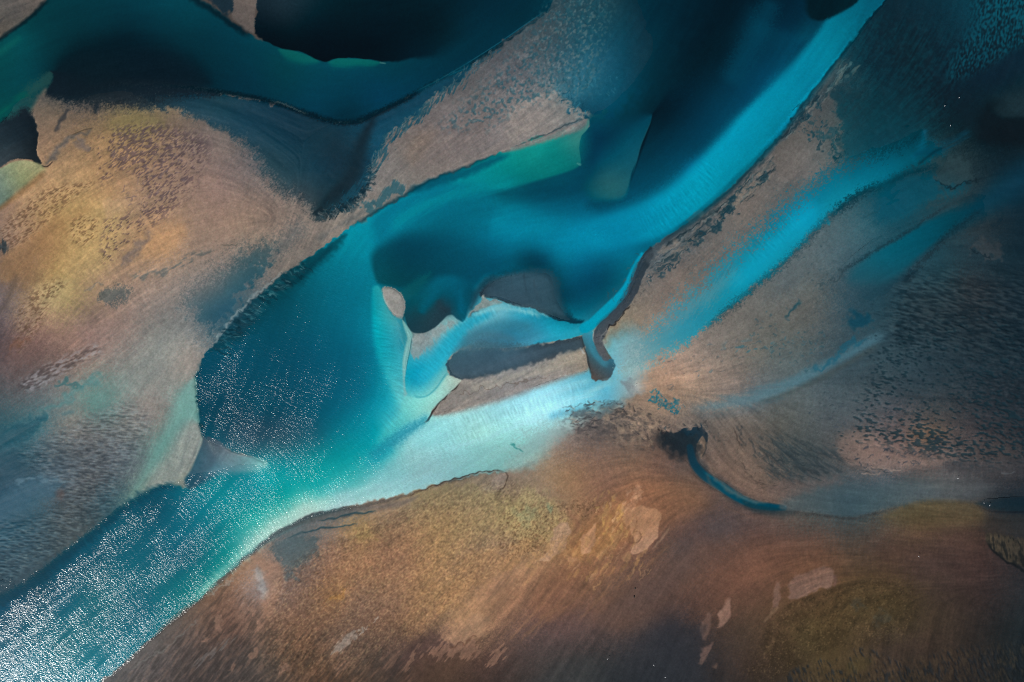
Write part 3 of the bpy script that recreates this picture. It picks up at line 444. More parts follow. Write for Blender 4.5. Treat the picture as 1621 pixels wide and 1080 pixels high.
P('1130,60,25 1200,40,16 1275,66,10 1286,56,8 1252,98,9 1216,130,10 1170,176,10 1132,218,12 1092,262,14 1050,300,16 1000,322,16 950,332,16 930,320,10 985,316,5 998,290,2 1030,200,2 1035,185,2 1080,140,25', field('1270,58,053a50 1240,90,05374c 1200,120,053a52 1150,160,04364c 1100,190,032f42 1060,240,03384c 1060,285,04465c 1000,315,044a60 1050,180,021c26 1150,90,03202b 1200,60,042a3a 1215,30,053848'), op=.85, n=('f', 2))
P('1357,4,2 1330,22,3 1308,32,4 1297,48,5 1262,95,7 1225,134,7 1178,178,8 1146,214,9 1108,255,10 1070,295,12 1020,326,13 950,345,13 930,365,18 1000,385,10 1046,374,6 1094,342,6 1144,302,6 1183,262,6 1228,213,6 1264,165,5 1305,115,4 1337,75,3 1368,33,2 1398,0,1.5 1415,-30,1 1370,-30,2', field('1380,5,0a5a70 1340,50,076e84 1300,90,087a92 1250,150,067d98 1200,200,0682a0 1150,245,0a8cab 1100,290,0d93b0 1050,330,0d90ae 1000,350,0b88a6 950,360,0a82a0 1280,140,066b84 1225,205,086f88 1170,270,0a7a94'), op=.9, n=('f', 3))
S('1345,75,2 1312,117,3 1272,168,4 1232,216,5 1188,262,5 1146,304,5 1098,345,5 1050,380,4', '0b4a5c', f=4, op=.6, n=('A', 1))  # shadow fringe under the bank, painted in teal on the water
# sand patches near the north-east bank
P('1246,222,3 1272,190,3 1303,163,3 1330,135,4 1338,150,3 1325,170,3 1342,195,2 1326,200,3 1330,220,2 1325,250,4 1300,275,8 1260,290,8 1228,270,5 1225,240,3', field('1300,170,4f4d4d 1320,160,544f4f 1290,210,5b5654 1270,250,625d5b 1300,250,605d5c 1240,220,55524f 1310,230,585858'), n=('c', 2, 'm', 3))
scatter('1275,160 1290,200 1310,225', 40, (-22, 22), 12, 2.4, ['12323e', '17404c'], .75, 130, turn=-50, jit=25, wob=3)
P('1300,215,3 1318,198,3 1325,215,3 1310,222,3', '1a4450', f=3, op=.6, n=('m', 4))
P('1318,140,6 1345,135,14 1360,140,25 1450,150,30 1450,220,20 1400,235,14 1340,250,10 1332,225,5 1330,195,5', field('1370,180,12343f 1350,220,164552 1400,200,123d49 1430,170,0a2f3a 1390,160,0c2f3a 1400,225,0c3a48'), op=.8, n=('f', 4, 'm', 4))
# east flats
P('1300,285,16 1340,262,16 1390,246,16 1440,228,14 1474,226,10 1490,240,12 1450,262,8 1405,289,5 1360,308,4 1312,345,4 1262,396,4 1202,450,4 1152,491,4 1105,530,5 1065,556,10 1020,575,14 985,590,12 1000,560,16 1040,515,18 1075,482,18 1105,458,18 1135,425,18 1170,392,18 1210,360,18 1255,318,18', field('1460,235,0b4454 1420,250,0a566a 1380,268,0c647c 1340,290,0d7088 1300,325,0e7892 1250,365,107e98 1210,405,12849e 1170,445,1284a0 1130,482,1a829c 1100,505,24829c 1060,530,3b8ba0 1030,550,6395a2 1000,575,83a3aa 1270,350,0a84a6 1190,440,1086a2 1230,360,0b6f8c 1300,300,0b6a86 1120,460,2a7f98 1350,270,0a5c74'), n=('f', 9, 'h60', 2, 'm', 2))
S('1180,425,10 1130,462,9 1090,490,8 1040,530,8', '6f8f98', f=9, op=.4, n=('f', 5, 'h60', 4))
S('1280,345,14 1230,395,15 1180,440,14 1130,482,9', '108ba8', f=12, op=.5, n=('f', 3))
S('1400,290,3 1360,308,4 1310,345,4 1260,398,4 1200,450,4 1150,492,4 1105,532,3', '1c3640', f=7, op=.6, n=('f', 3))
S('1500,262,2 1440,275,3 1400,292,4 1370,302,5 1335,325,5 1310,345,4', '062833', f=7, op=.65, n=('f', 3))
S('1465,200,3 1462,220,5 1455,240,5 1440,255,5', '0a5c74', f=6, op=.7, n=('a', 2))
S('1440,245,4 1480,240,5 1510,225,4 1540,205,3', '0a3d50', f=7, op=.7, n=('a', 2))
P('1400,300,8 1440,280,8 1500,275,10 1530,290,14 1510,310,14 1460,325,12 1430,345,12 1390,350,12 1388,320,8', '0c4a5c', f=10, op=.7, n=('f', 4))
P('1640,250,24 1600,270,24 1540,318,14 1500,335,8 1460,355,6 1420,380,5 1380,400,8 1350,425,12 1345,445,14 1390,452,14 1420,440,10 1450,410,5 1480,385,5 1520,362,12 1580,330,20 1640,300,24', field('1530,330,073a4c 1480,355,0a4a5c 1430,390,0a5264 1400,415,0c5668 1370,430,18505f 1400,440,1a4a58 1500,350,08404f'), op=.75, n=('f', 3))
S('1510,320,1.5 1470,345,1.8 1430,372,2 1390,395,2 1350,418,2 1325,435,1.5', '1c2a31', f=3, op=.6, n=('m', .8, 'f', 1))
S('1560,325,2 1530,350,2.5 1500,372,3 1470,405,3 1445,430,3 1430,455,3', '18252c', f=6, op=.6, n=('f', 2))
S('1395,325,1 1380,335,1.2 1360,348,1', '1f4450', f=1, op=.6, n=('m', 2))
S('1480,290,3 1500,315,3 1470,325,4 1490,305,4', '2f3c41', f=4, op=.6, n=('m', 4))
P('1478,272,3 1490,255,6 1520,250,6 1538,262,4 1536,282,4 1515,294,3 1492,290,3', '333e42', f=5, op=.8, n=('m', 3))
S('1478,282,1 1490,292,1.5 1510,296,1.5 1535,287,1.2 1555,282,1', '0b1a21', f=1.5, op=.7, n=('g', 2))
P('1535,395,4 1560,380,10 1580,390,6 1585,410,5 1565,408,3 1548,402,3', '3b3a3c', f=8, op=.6, n=('m', 4))
S('1535,392,1 1545,402,1.2 1562,405,1.2 1575,415,1', '0e1d25', f=1.2, op=.7, n=('g', 2))
P('1345,500,8 1365,498,6 1385,505,6 1370,520,6 1350,524,7', '0b3a4c', f=6, op=.8, n=('m', 4))
S('1240,500,2 1262,483,2.5 1270,478,2', '15414f', f=3, op=.8, n=('m', 3))
S('1290,455,1 1315,445,1.5 1340,425,1.3', '2b3c42', f=1.5, op=.6, n=('m', 3))
# blue-grey wisp
S('1080,648,3 1110,645,7 1150,640,10 1200,628,11 1245,612,10 1290,588,9 1340,562,9 1380,540,9 1420,520,6', '4d7484', f=9, op=.6, n=('f', 2, 'A', 2))
S('1280,585,3 1310,572,4 1340,550,6 1352,545,5 1370,535,4', '144e64', f=4, op=.6, n=('m', 4))
S('1190,640,2 1240,625,3 1290,603,4 1350,570,4 1400,540,4', '3b3e3c', f=5, op=.5, n=('A', 1))
S('1100,660,3 1160,655,5 1220,640,4', '4d5960', f=7, op=.45)
# blue puddles
_pu = thr(noise(3, seed=31), -.2, .4)
scatter('1030,628 1050,636 1078,650', 60, (-9, 9), 7, 2.0, ['145f76', '0f566e', '1a6a80'], .8, 132, turn=20, jit=50, wob=2)
P('1150,545,10 1220,540,10 1210,560,10 1160,560,10', '1d5f76', f=8, op=.5, tex=thr(noise(4, 2, 20, 32), .9))

scatter('1340,150 1336,190 1332,230 1320,255', 90, (-14, 10), 9, 2.0, ['143c47', '17444f', '123742'], .7, 131, turn=20, jit=40, wob=3)
S('640,308,4 700,286,7 760,265,6 812,241,3', '06485e', f=5, op=.75, n=('m', 1))
P('590,345,8 640,314,6 720,292,8 780,300,16 780,335,20 700,345,20 640,360,18 600,385,14', '05627c', f=12, op=.6)
S('830,283,7 780,296,8 730,305,8 680,322,9 640,345,9 610,370,8', '0d8a98', f=9, op=.5, n=('a', 2))
S('1225,-10,14 1205,40,18 1175,95,18 1150,140,14', '07485f', f=14, op=.45, n=('f', 4))

S('738,550,5 770,548,5 800,549,4 838,549,3', '476974', f=6, op=.85, n=('f', 2))
S('756,462,2 766,451,2 780,441,3 800,433,3 825,428,3 850,427,3', '12424f', f=6, op=.5, n=('f', 2))

P('1330,262,16 1480,220,14 1490,245,14 1400,290,8 1310,345,8 1200,450,8 1105,530,8 1020,575,14 1000,560,14 1100,465,16 1200,370,16', '4a6f7c', f=16, op=.08, n=('f', 4))
S('1300,318,10 1245,368,12 1195,418,13 1150,462,10', '12a0c4', f=12, op=.45, n=('f', 4))
scatter('1020,402 1006,425 998,446 990,466 978,484', 30, (3, -2), 8, .9, ['182026', '5d6063'], .5, 144, jit=15)
# rough belt and dark pond in the middle
_ro = thr(N4*.6+tn(3.5, 1.6, -15, 41)*.8, .45, 0.95)
P('890,665,12 930,648,6 985,640,6 1030,655,6 1050,672,5 1046,695,5 1050,715,6 1000,712,8 950,700,10 905,690,12', '37373a', f=10, op=.5, tex=_ro)
P('905,655,6 940,645,6 960,638,4 985,633,3 960,655,5 925,664,6', '46555c', f=6, op=.6, n=('m', 3))
P('960,660,12 1000,650,12 1040,660,8 1040,700,8 990,700,12', '93816f', f=8, op=.5, tex=thr(-N4, .6, 0.95))
P('1044,674,1.5 1054,680,1.5 1064,686,1.5 1078,681,1.5 1090,676,1.5 1100,674,1.5 1112,675,1.5 1118,684,2 1113,700,2 1104,712,3 1098,725,3 1085,722,3 1070,716,3 1056,712,4 1050,700,3 1046,688,1.5', field('1070,700,181d26 1090,690,122c3b 1100,700,1a2c36 1080,715,1c2229 1050,680,2a2a2c 1110,680,25303a'), n=('m', 3))
S('1050,715,2 1070,718,3 1090,724,4', '2f2d2f', f=5, op=.6)
P('1105,700,1 1112,690,1 1117,700,1 1116,715,1 1110,727,1 1104,722,1 1102,710,1', '6a5c50', f=1.5, op=.85)
S('1113,680,.8 1117,692,1 1117,710,1 1112,727,1.4', '1c262c', f=2, op=.7, n=('m', 1))
scatter('1046,682 1070,690 1095,684 1112,682', 40, (14, -26), 9, 1.2, ['27323a', '141c24', '5c5650', '1d3440'], .6, 150, turn=-70, jit=40)
scatter('1112,676 1130,690 1150,700', 16, (-6, 6), 9, 1.0, ['30363a', '3c3f40'], .5, 151, jit=30)
S('1115,672,2 1119,665,3', '3a3a3c', f=3, op=.6, n=('m', 3))
_st = field('1095,720,152f3e 1110,745,13394c 1150,775,0e4258 1190,797,093d52 1235,805,073c52')
P('1038,688,4 1050,682,3 1075,686,3 1100,690,4 1112,715,4 1104,735,5 1085,728,5 1062,722,6 1044,708,6', '20282e', f=5, op=.7, n=('m', 3))
S('1098,718,8 1104,735,10 1120,755,11 1145,772,11 1170,790,10 1195,801,8 1225,806,7 1245,807,5', '2a3238', f=6, op=.75, n=('m', .8))
S('1092,708,5 1098,733,6.5 1114,752,7 1140,769,7.5 1166,786,7 1192,798,6.5 1222,803,5.5 1242,804,4', _st, f=2, taper=False)
S('1110,744,1.2 1140,766,1.5 1175,788,1.5 1205,798,1.2', '115c78', f=2, op=.6)
P('1175,792,2 1200,800,2 1235,805,2 1260,808,6 1240,818,8 1200,812,5 1180,802,3', '1a3038', f=4, op=.5)
S('1140,800,1.2 1170,812,1.3 1200,822,1', '5c4a40', f=2, op=.4)
S('1119,745,2 1124,765,2 1140,780,2 1155,800,1', '6c5d50', f=3, op=.3)
S('1230,800,8 1290,790,14 1360,792,16 1430,780,14 1500,778,10', '3d5058', f=14, op=.5, n=('f', 4))
P('1085,730,10 1060,722,8 1040,712,8 1030,700,8 1040,680,6 1046,700,3 1058,714,3 1084,722,3', '3a3535', f=8, op=.6, n=('m', 2))
P('1236,806,2 1290,812,4 1345,819,5 1390,809,5 1430,799,5 1470,791,6 1540,793,6 1570,770,14 1480,766,16 1400,770,16 1330,768,16 1280,775,14 1240,790,8', field('1280,795,424d51 1340,802,34464e 1400,790,3f4e53 1480,780,50575b 1530,780,464b4e'), op=.75, n=('f', 3))
S('1240,808,1.2 1290,814,1.6 1345,821,2 1392,811,1.8 1432,801,1.5', '33302f', f=3, op=.5, n=('f', 1))
P('1420,806,6 1460,795,6 1510,793,6 1550,800,8 1560,825,14 1500,835,14 1440,830,14 1400,820,12', '544830', f=10, op=.6)
S('1120,728,2 1130,752,2.5 1150,772,3 1185,790,3 1220,797,3', '6f6054', f=4, op=.45, n=('m', 1))
# dark blue shallows, far east
P('1545,797,4 1580,792,5 1680,786,5 1680,812,4 1600,811,4 1570,806,4', '14262f', f=6, op=.6, n=('A', 1))
S('1560,809,1 1600,811,1.5 1680,810,1.5', '12171d', f=1.5, op=.6)
# fan of runnels, east
for q in ('1230,700 1245,720 1270,740 1300,752', '1215,705 1225,730 1245,750 1270,760', '1260,695 1290,715 1330,730 1360,742', '1200,700 1208,722 1222,745 1240,765', '1185,690 1192,708 1200,725', '1168,670 1172,690 1178,710', '1245,700 1275,725 1310,745 1345,750'):
    S(' '.join(t+',1.5' for t in q.split()), '2a3237', f=2, op=.55, n=('m', 2, 'a', 1))
_fan = thr(tn(9, 1.3, -38, 42), .35, 1.3)
P('1200,690,10 1250,690,10 1310,705,10 1370,735,6 1350,745,6 1300,755,8 1250,760,8 1215,755,8', '28343a', f=10, op=.6, tex=_fan)
S('1160,675,.8 1166,690,1 1172,708,1', '352f2d', f=1, op=.6, n=('m', 1))
P('1210,775,4 1240,762,8 1300,755,10 1330,758,10 1290,775,10 1240,790,8', '5c4f4c', f=10, op=.5, n=('m', 3))
# pinkish flat with ripple shading painted as dark crescents (east)
P('1330,690,8 1350,682,8 1375,680,8 1400,705,8 1430,718,8 1480,718,10 1510,722,12 1490,735,8 1420,742,8 1370,742,6 1340,735,5 1325,710,6', '75625a', f=9, op=.55)
P('1440,685,12 1470,676,12 1500,685,12 1480,700,14 1450,700,12', '654d3a', f=10, op=.5)
_ra = np.zeros((NY, NX), np.float32)
P('1380,500,50 1480,490,40 1700,480,30 1700,700,30 1560,740,18 1430,710,14 1370,700,14 1330,715,8 1320,690,10 1340,660,25 1370,600,30', '0', f=25, out=_ra)
_cr = tn(3.4, 1.35, -12, 43)+.5*N20
_t = _ra*thr(_cr, .95, 0.75); IMG = IMG*(1-.75*_t[..., None])+hexc('112730')*.75*_t[..., None]; HGT -= .35*_t
_ra2 = np.zeros_like(_ra)
P('1370,690,20 1440,640,50 1560,560,50 1700,560,40 1700,660,40 1500,640,30 1420,680,20', '0', f=30, out=_ra2)
_t = _ra2*thr(tn(3.0, 1.2, -8, 44), .9, 0.75); IMG = IMG*(1-.6*_t[..., None])+hexc('14262e')*.6*_t[..., None]
_t = _ra2*thr(-_cr, 1.0, 1.1); IMG = IMG*(1-.25*_t[..., None])+hexc('4b5054')*.25*_t[..., None]
_ra3 = np.zeros_like(_ra)
P('1430,440,25 1500,430,25 1560,440,40 1700,440,40 1700,560,40 1500,560,40 1400,540,20', '0', f=30, out=_ra3)
_w = tn(6, 1.4, -12, 45)
_t = _ra3*thr(_w, .5, 1.1); IMG = IMG*(1-.5*_t[..., None])+hexc('0b1a22')*.5*_t[..., None]; HGT -= .3*_t
_t = _ra3*thr(-_w, .8, 1.1); IMG = IMG*(1-.3*_t[..., None])+hexc('3b4446')*.3*_t[..., None]; HGT += .2*_t
P('1500,730,4 1560,728,5 1620,725,5 1680,720,5 1680,745,8 1600,752,6 1560,752,4 1500,748,5', '35363a', f=8, op=.5, n=('h90', 4))
S('1580,748,1.5 1600,750,1.3 1608,748,1', '5d6468', f=2, op=.5, n=('m', 2))
# cellular shoal in the north-east corner
_ce = np.zeros_like(_ra)
P('1700,-60,20 1700,80,10 1620,72,12 1590,90,12 1560,108,12 1530,120,12 1508,130,10 1500,110,16 1520,70,20 1545,30,25 1550,-40,25', '0', f=20, out=_ce)
_c = .8*tn(3.2, 1.5, 78, 46, hi=3.2)+.5*N2
_t = _ce*thr(_c, .15, 1.8); IMG = IMG*(1-.5*_t[..., None])+hexc('0f5f70')*.5*_t[..., None]
_t = _ce*thr(-_c, .3, 1.5); IMG = IMG*(1-.7*_t[..., None])+hexc('031820')*.7*_t[..., None]
P('1700,75,6 1620,75,6 1590,92,8 1560,110,10 1545,125,14 1580,140,20 1620,120,18 1700,110,18', '04202e', f=8, op=.7)
P('1560,165,10 1590,160,8 1610,180,6 1700,182,4 1700,235,10 1620,232,10 1560,228,12 1545,215,12', '04141b', f=6, op=.8)
P('1575,170,14 1600,150,20 1700,140,20 1700,180,4 1600,186,4 1580,182,6', '1e2c32', f=10, op=.75)
S('1452,262,2 1480,240,2 1500,232,2', '0d1f27', f=2, op=.4)
_t = np.zeros_like(_ra); P('1340,20,30 1400,20,30 1520,60,30 1500,180,30 1450,240,20 1340,240,20', '0', f=30, out=_t)
_t = _t*thr(AL1*.5+N2*.5, .2, 1.5); IMG = IMG*(1-.35*_t[..., None])+hexc('0f4552')*.35*_t[..., None]

# ---------- western hill: yellow film, purple flecks painted in for ripple shading, pink washes
for a, col, op in (('100,330,20 150,320,14 190,330,10 190,370,8 175,420,10 160,430,12 120,440,16 100,420,16 110,370,16', 'a08c66', .5),
                   ('60,455,10 90,440,12 110,445,12 105,465,8 85,485,10 60,480,12', 'a29570', .45),
                   ('225,400,10 245,378,8 270,355,8 290,352,8 290,375,10 270,400,12 235,405,10', 'a88463', .55),
                   ('0,410,8 40,380,10 90,345,12 140,330,14 100,360,12 60,400,12 30,450,12 0,440,8', '866a4c', .5),
                   ('165,320,4 180,312,4 205,315,4 195,330,4 175,345,4 165,340,4', 'a18870', .5),
                   ('40,290,14 90,270,14 140,275,14 120,300,14 60,320,14 20,340,10', 'a2886a', .4)):
    P(a, col, op=op, n=('m', 2, 'c', 2))
_hp = np.zeros_like(_ra)
P('135,230,12 190,200,12 250,195,10 330,220,20 320,270,20 290,320,14 240,360,12 190,400,10 170,420,10 160,400,8 165,350,5 185,345,6 215,330,8 225,300,8 200,270,12 160,290,12 150,260,12', '0', f=12, out=_hp)
_hq = np.zeros_like(_ra)
P('0,365,6 30,330,6 60,305,8 100,292,8 150,290,8 110,320,8 80,350,8 50,375,8 20,395,8 0,400,6', '0', f=8, out=_hq)
P('110,355,6 130,340,6 155,350,6 150,380,8 130,390,8 112,380,6', '0', f=8, out=_hq)
P('25,520,6 30,490,8 55,460,8 90,440,8 105,450,8 80,480,8 70,505,8 55,530,8 30,560,8', '0', f=8, out=_hq)
_n = tn(3.0, .95, 38, 51)+.55*N20
_t = _hp*thr(_n, .65, 0.7); IMG = IMG*(1-.72*_t[..., None])+hexc('4f4248')*.72*_t[..., None]; HGT -= .25*_t
_n2 = tn(2.8, .95, 35, 52)
_t = _hq*thr(_n2, .55, 0.7); IMG = IMG*(1-.62*_t[..., None])+hexc('574538')*.62*_t[..., None]; HGT -= .22*_t
_t = _hq*thr(-_n2, 1.0, 0.95); IMG = IMG*(1-.3*_t[..., None])+hexc('a39076')*.3*_t[..., None]
P('-10,385,3 8,383,3 14,392,3 10,398,3 -10,398,3', '22303a', f=3, op=.8, n=('h90', 3))
P('195,400,4 210,390,6 228,375,6 240,368,6 225,392,6 205,410,5 192,420,5', '5c565a', f=5, op=.65, n=('m', 3))
P('155,468,3 170,458,5 190,452,6 208,458,6 204,475,6 185,482,7 165,480,5', '4a5457', f=6, op=.75, n=('f', 4, 'm', 3))
S('135,462,1.5 150,452,1.5 165,448,1.5', '5d6062', f=2, op=.6, n=('m', 2))
S('200,438,2 232,436,3 262,428,3 290,412,3 320,400,2.5 345,392,2', '535a5b', f=3.5, op=.7, n=('m', 3, 'a', 2))
S('350,390,.9 365,388,1 378,384,1', '33413f', f=1.2, op=.6, n=('m', 2))
P('300,470,30 350,430,30 420,385,24 470,350,14 480,370,12 440,410,10 400,440,14 350,500,20', '3f5560', f=24, op=.35, n=('f', 12))
P('330,520,5 322,505,12 305,490,14 300,470,18 340,440,20 370,415,20 400,395,14 425,385,10 435,395,8 418,425,6 385,460,4 360,495,3 345,520,3 335,535,3', field('330,500,1d4a5c 350,490,1a4b60 370,460,224f60 400,420,2a4f5d 310,480,4b5c62 420,400,3c525a 340,460,4b5a5f 345,520,2a4c5a 370,440,3a545e'), op=.9, n=('f', 6, 'm', 6))
# pale scarp with crenulated edge at the basin's north-west side
S('336,548,1.2 350,530,1.5 366,508,2 380,490,2.2 400,470,2 420,452,1.5 450,428,1.2', '7f8c8f', f=1.8, op=.7, n=('m', 1.5))
_cn = tn(7, 1.4, -28, 53)
P('332,556,1.5 350,532,1.2 368,512,1.2 386,490,1.2 405,472,1.2 430,448,1.2 455,430,1.2 490,408,2 520,388,3 540,372,3 548,372,3 532,396,8 500,425,8 470,455,10 440,478,12 415,505,12 390,530,10 360,548,8', field('350,545,123a48 400,490,1a3b4a 450,450,123c49 500,412,0a3946 430,480,06404f 530,385,0a3f4d'), f=2, op=.8, n=(_cn, 1.5, 'g', 1))
P('345,545,6 372,515,3 405,478,3 450,438,4 490,415,6 470,445,8 430,475,8 400,505,8 370,535,8', '4a7a85', f=5, op=.45, tex=thr(_cn, 1.1, 0.75))
P('345,545,6 372,515,3 405,478,3 450,438,4 490,415,6 470,445,8 430,475,8 400,505,8 370,535,8', '1d3a46', f=5, op=.6, tex=thr(-_cn, .8, 0.75))
S('456,455,2 480,435,3 505,410,3 530,385,3', '043544', f=4, op=.6)
S('325,562,1.5 316,580,2 310,595,2 314,620,2 315,650,2 319,675,2 325,690,2 345,704,2', '063442', f=3, op=.5, n=('m', 1.5))
S('548,364,2.5 600,332,2.5 650,303,2.5 700,279,2 745,261,2 800,240,1.5', '07303e', f=3, op=.75, n=('m', 1))
P('575,330,3 600,308,4 630,292,4 640,298,3 610,318,2 585,338,3', '20505f', f=4, op=.75, n=('m', 4, 'h60', 2))
S('500,385,3 530,362,4 560,345,4 590,328,3', '50575a', f=5, op=.5, n=('A', 3))
S('520,345,3 545,335,4 575,322,4', '3f4b50', f=4, op=.6, n=('A', 3, 'm', 2))
# teal washes and pools of the western flat
S('90,612,3 105,606,5 120,610,4 136,612,3', '2d5d64', f=4, op=.7, n=('m', 4))
S('60,655,3 90,640,5 120,622,5 145,605,6 165,590,6', '42757a', f=7, op=.6, n=('m', 4))
P('5,700,8 20,675,8 50,660,6 75,656,3 70,670,5 50,690,8 20,710,8', '164f5e', f=6, op=.8, n=('m', 3))
S('95,658,2 110,653,3 120,652,2', '46656c', f=3, op=.6)
P('310,598,2 312,640,2 316,670,2 300,665,12 275,690,12 250,730,12 225,770,10 205,790,10 215,765,10 240,720,12 270,660,14 285,620,10', field('300,620,65918c 290,650,68948d 260,720,5a8680 230,770,60817a'), f=8, op=.75)
P('318,690,1 312,712,1 302,735,1.5 290,750,2 275,764,2 262,766,3 240,775,4 225,785,6 245,755,10 270,715,12 300,670,10 314,672,3', '8c8b83', f=4, op=.8)
P('322,690,1 320,702,2 312,722,2 302,745,3 292,760,3 300,775,4 330,760,6 350,742,8 345,725,8 335,708,5 326,695,2', field('318,720,1d4a5c 305,750,16475c 335,730,3d5464 325,700,384a58'), f=3, op=.9)
P('326,692,1.5 338,694,1.5 350,700,1.5 362,712,1.5 380,720,1.5 400,723,1.5 418,728,1.5 425,736,2 415,744,5 390,748,6 350,750,8 325,752,10 335,735,10 338,715,8', field('345,710,4f5c66 360,725,5f7079 340,730,40606e 380,735,5c8790 410,735,6fb0b0 350,745,4a7a88 345,698,485560'), f=2, op=.9, n=('f', 2))
S('345,703,.9 362,715,1 380,721,1 402,724,1', '98999a', f=.9, op=.35)
S('300,775,4 270,768,4 235,778,5 200,802,6 150,842,7 100,882,8 50,922,8 0,952,8 -40,975,8', '04384a', f=6, op=.75, n=('x', 2))
P('0,790,6 20,770,8 50,755,6 80,758,5 100,768,4 85,785,5 50,795,8 20,815,10 0,825,8', '345668', f=6, op=.6, n=('m', 3))
S('20,765,2 50,756,2 85,762,2.5 100,772,2', '6a7f8c', f=3, op=.5, n=('hh', 3))
P('88,780,5 96,772,4 104,782,5 96,792,6', '5f4c48', f=5, op=.7)
_rp = np.zeros_like(_ra)
P('30,720,15 80,690,15 140,660,15 200,640,15 240,660,15 230,700,15 190,760,14 180,800,10 120,850,12 40,905,10 -20,930,10 -20,840,20 60,820,20 100,780,20', '0', f=15, out=_rp)
_n = tn(5, 1.1, -4, 54); _n4 = tn(3.2, .9, -8, 55)
_t = _rp*thr(_n, .4, 1.3); IMG = IMG*(1-.35*_t[..., None])+hexc('6d7f8a')*.35*_t[..., None]  # pale gleam of the wet ripples, painted into the colour
_t = _rp*thr(-_n, .5, 1.1); IMG = IMG*(1-.4*_t[..., None])+hexc('2b3a44')*.4*_t[..., None]
_t = _rp*thr(_n4, 1.0, 0.95); IMG = IMG*(1-.3*_t[..., None])+hexc('8a8680')*.3*_t[..., None]
HGT += .12*_rp*_n
_rq = np.zeros_like(_ra)
P('30,610,5 60,585,6 100,565,8 150,545,8 160,560,6 120,580,6 80,605,6 50,620,5', '0', f=6, out=_rq)
_n = tn(4, 1.4, 28, 56)
_t = _rq*thr(_n, .4, 0.95); IMG = IMG*(1-.6*_t[..., None])+hexc('87858a')*.6*_t[..., None]
_t = _rq*thr(-_n, .6, 0.95); IMG = IMG*(1-.5*_t[..., None])+hexc('3a3538')*.5*_t[..., None]
S('10,560,3 25,545,4 50,535,3', '74503f', f=5, op=.5, n=('m', 2))
S('-10,510,3 10,480,4 22,450,5 30,430,4', '4b433f', f=5, op=.5)

S('0,700,18 25,690,14 50,672,8 72,660,3', '0e4555', f=8, op=.65, n=('f', 3, 'm', 3))
S('-10,770,14 10,740,16 35,712,10', '143f50', f=10, op=.5, n=('f', 3))
scatter('336,548 352,530 368,508 386,486 404,470 426,450 452,430 480,412', 90, (-1, -22), 17, 1.2, ['1b3a46', '0c2c38', '0a2834'], .75, 105, turn=118, jit=6)
scatter('336,548 352,530 368,508 386,486 404,470 426,450 452,430 480,412', 34, (-4, -24), 13, .8, ['5f8f97', '3f7f8c', '6f99a0'], .5, 106, turn=118, jit=10)
scatter('312,590 311,615 314,645 319,675', 14, (-2, 2), 7, 2.2, ['05333f'], .8, 107, turn=20, jit=30)
scatter('590,262 588,285 578,303 560,322 536,334 508,346', 90, (-9, 6), 11, .8, ['0a2733', '0d3a4c', '06202a'], .8, 108, turn=-62, jit=12)
scatter('590,262 588,285 578,303 560,322 536,334 508,346', 50, (-10, 4), 10, .8, ['6f6f70', '5a6a70', '7d746e'], .55, 109, turn=-62, jit=12)
scatter('592,255 606,230 630,208 655,188 682,166 706,145 735,118 765,98 790,78', 150, (7, -7), 10, .9, ['0b4257', '0a3d50', '125067'], .7, 110, turn=18, jit=12)
scatter('592,255 606,230 630,208 655,188 682,166 706,145 735,118 765,98 790,78', 90, (8, -6), 10, .9, ['77706c', '7f7672'], .55, 111, turn=18, jit=12)
scatter('885,152 905,170 925,182', 60, (16, -6), 7, .8, ['0d4257', '2f7084', '0a3a4c'], .7, 112, turn=-90, jit=15)
scatter('880,120 930,140 980,130', 80, (14, -20), 7, .8, ['2a6478', '0f3f50', '3a7284'], .5, 113, turn=-75, jit=15)
scatter('165,205 230,195 290,205 325,225', 70, (-8, -60), 9, 1.0, ['5a4b50', '5f5050', '4f4650'], .6, 114, turn=25, jit=20)
scatter('200,330 240,290 290,270', 60, (30, -30), 10, 1.0, ['564c54', '5f5358'], .6, 115, turn=0, jit=25)
scatter('1100,712 1130,760 1180,790', 12, (12, 3), 16, .8, ['50453e'], .5, 116, jit=8)
for (x0, y0, x1, y1, sd, k, c) in ((1190, 520, 1300, 600, 117, 90, ['2d5462', '37505a', '26454f']), (1260, 400, 1330, 470, 118, 30, ['33474e', '2a4048']), (1280, 640, 1400, 700, 119, 60, ['2f3a40', '38404a'])):
    scatter('%d,%d %d,%d' % (x0, y0, x1, (y0+y1)/2), k, (-35, 35), 7, 1.1, c, .6, sd, turn=10, jit=30)
scatter('1350,720 1400,742 1440,735 1500,700', 60, (30, -10), 9, 1.2, ['25303a', '2d353d'], .7, 120, turn=0, jit=30)
scatter('1330,732 1380,745 1420,750', 16, (8, -6), 22, .9, ['2d3335', '8a776b'], .6, 121, jit=10)
scatter('1205,705 1240,735 1300,752', 70, (26, -20), 24, .8, ['252f35', '2c373c', '1f2a31'], .55, 122, turn=-8, jit=14)
scatter('1150,700 1165,740 1200,775 1250,775', 40, (0, 30), 14, .7, ['3a3532', '4a423d', '2f2c2b'], .5, 123, turn=10, jit=20)
scatter('900,665 960,655 1010,670 1040,690', 110, (22, -20), 12, 1.1, ['302f32', '3b3b3e', '26282d'], .6, 124, turn=-10, jit=25)
scatter('900,665 960,655 1010,670 1040,690', 60, (22, -20), 9, 1.0, ['96836f', '8a7868'], .5, 125, turn=-10, jit=25)
scatter('1050,430 1020,470 1000,500', 40, (0, -50), 10, .9, ['4a4541', '3f4142', '57504a'], .55, 126, jit=30)
scatter('1180,330 1130,380 1090,440', 60, (0, -40), 8, .8, ['4a4c4d', '40474a'], .5, 127, jit=30)
scatter('1050,590 1100,575 1180,560', 50, (30, -30), 8, .9, ['5a5553', '4b4f52', '3f5a64'], .55, 128, jit=25)
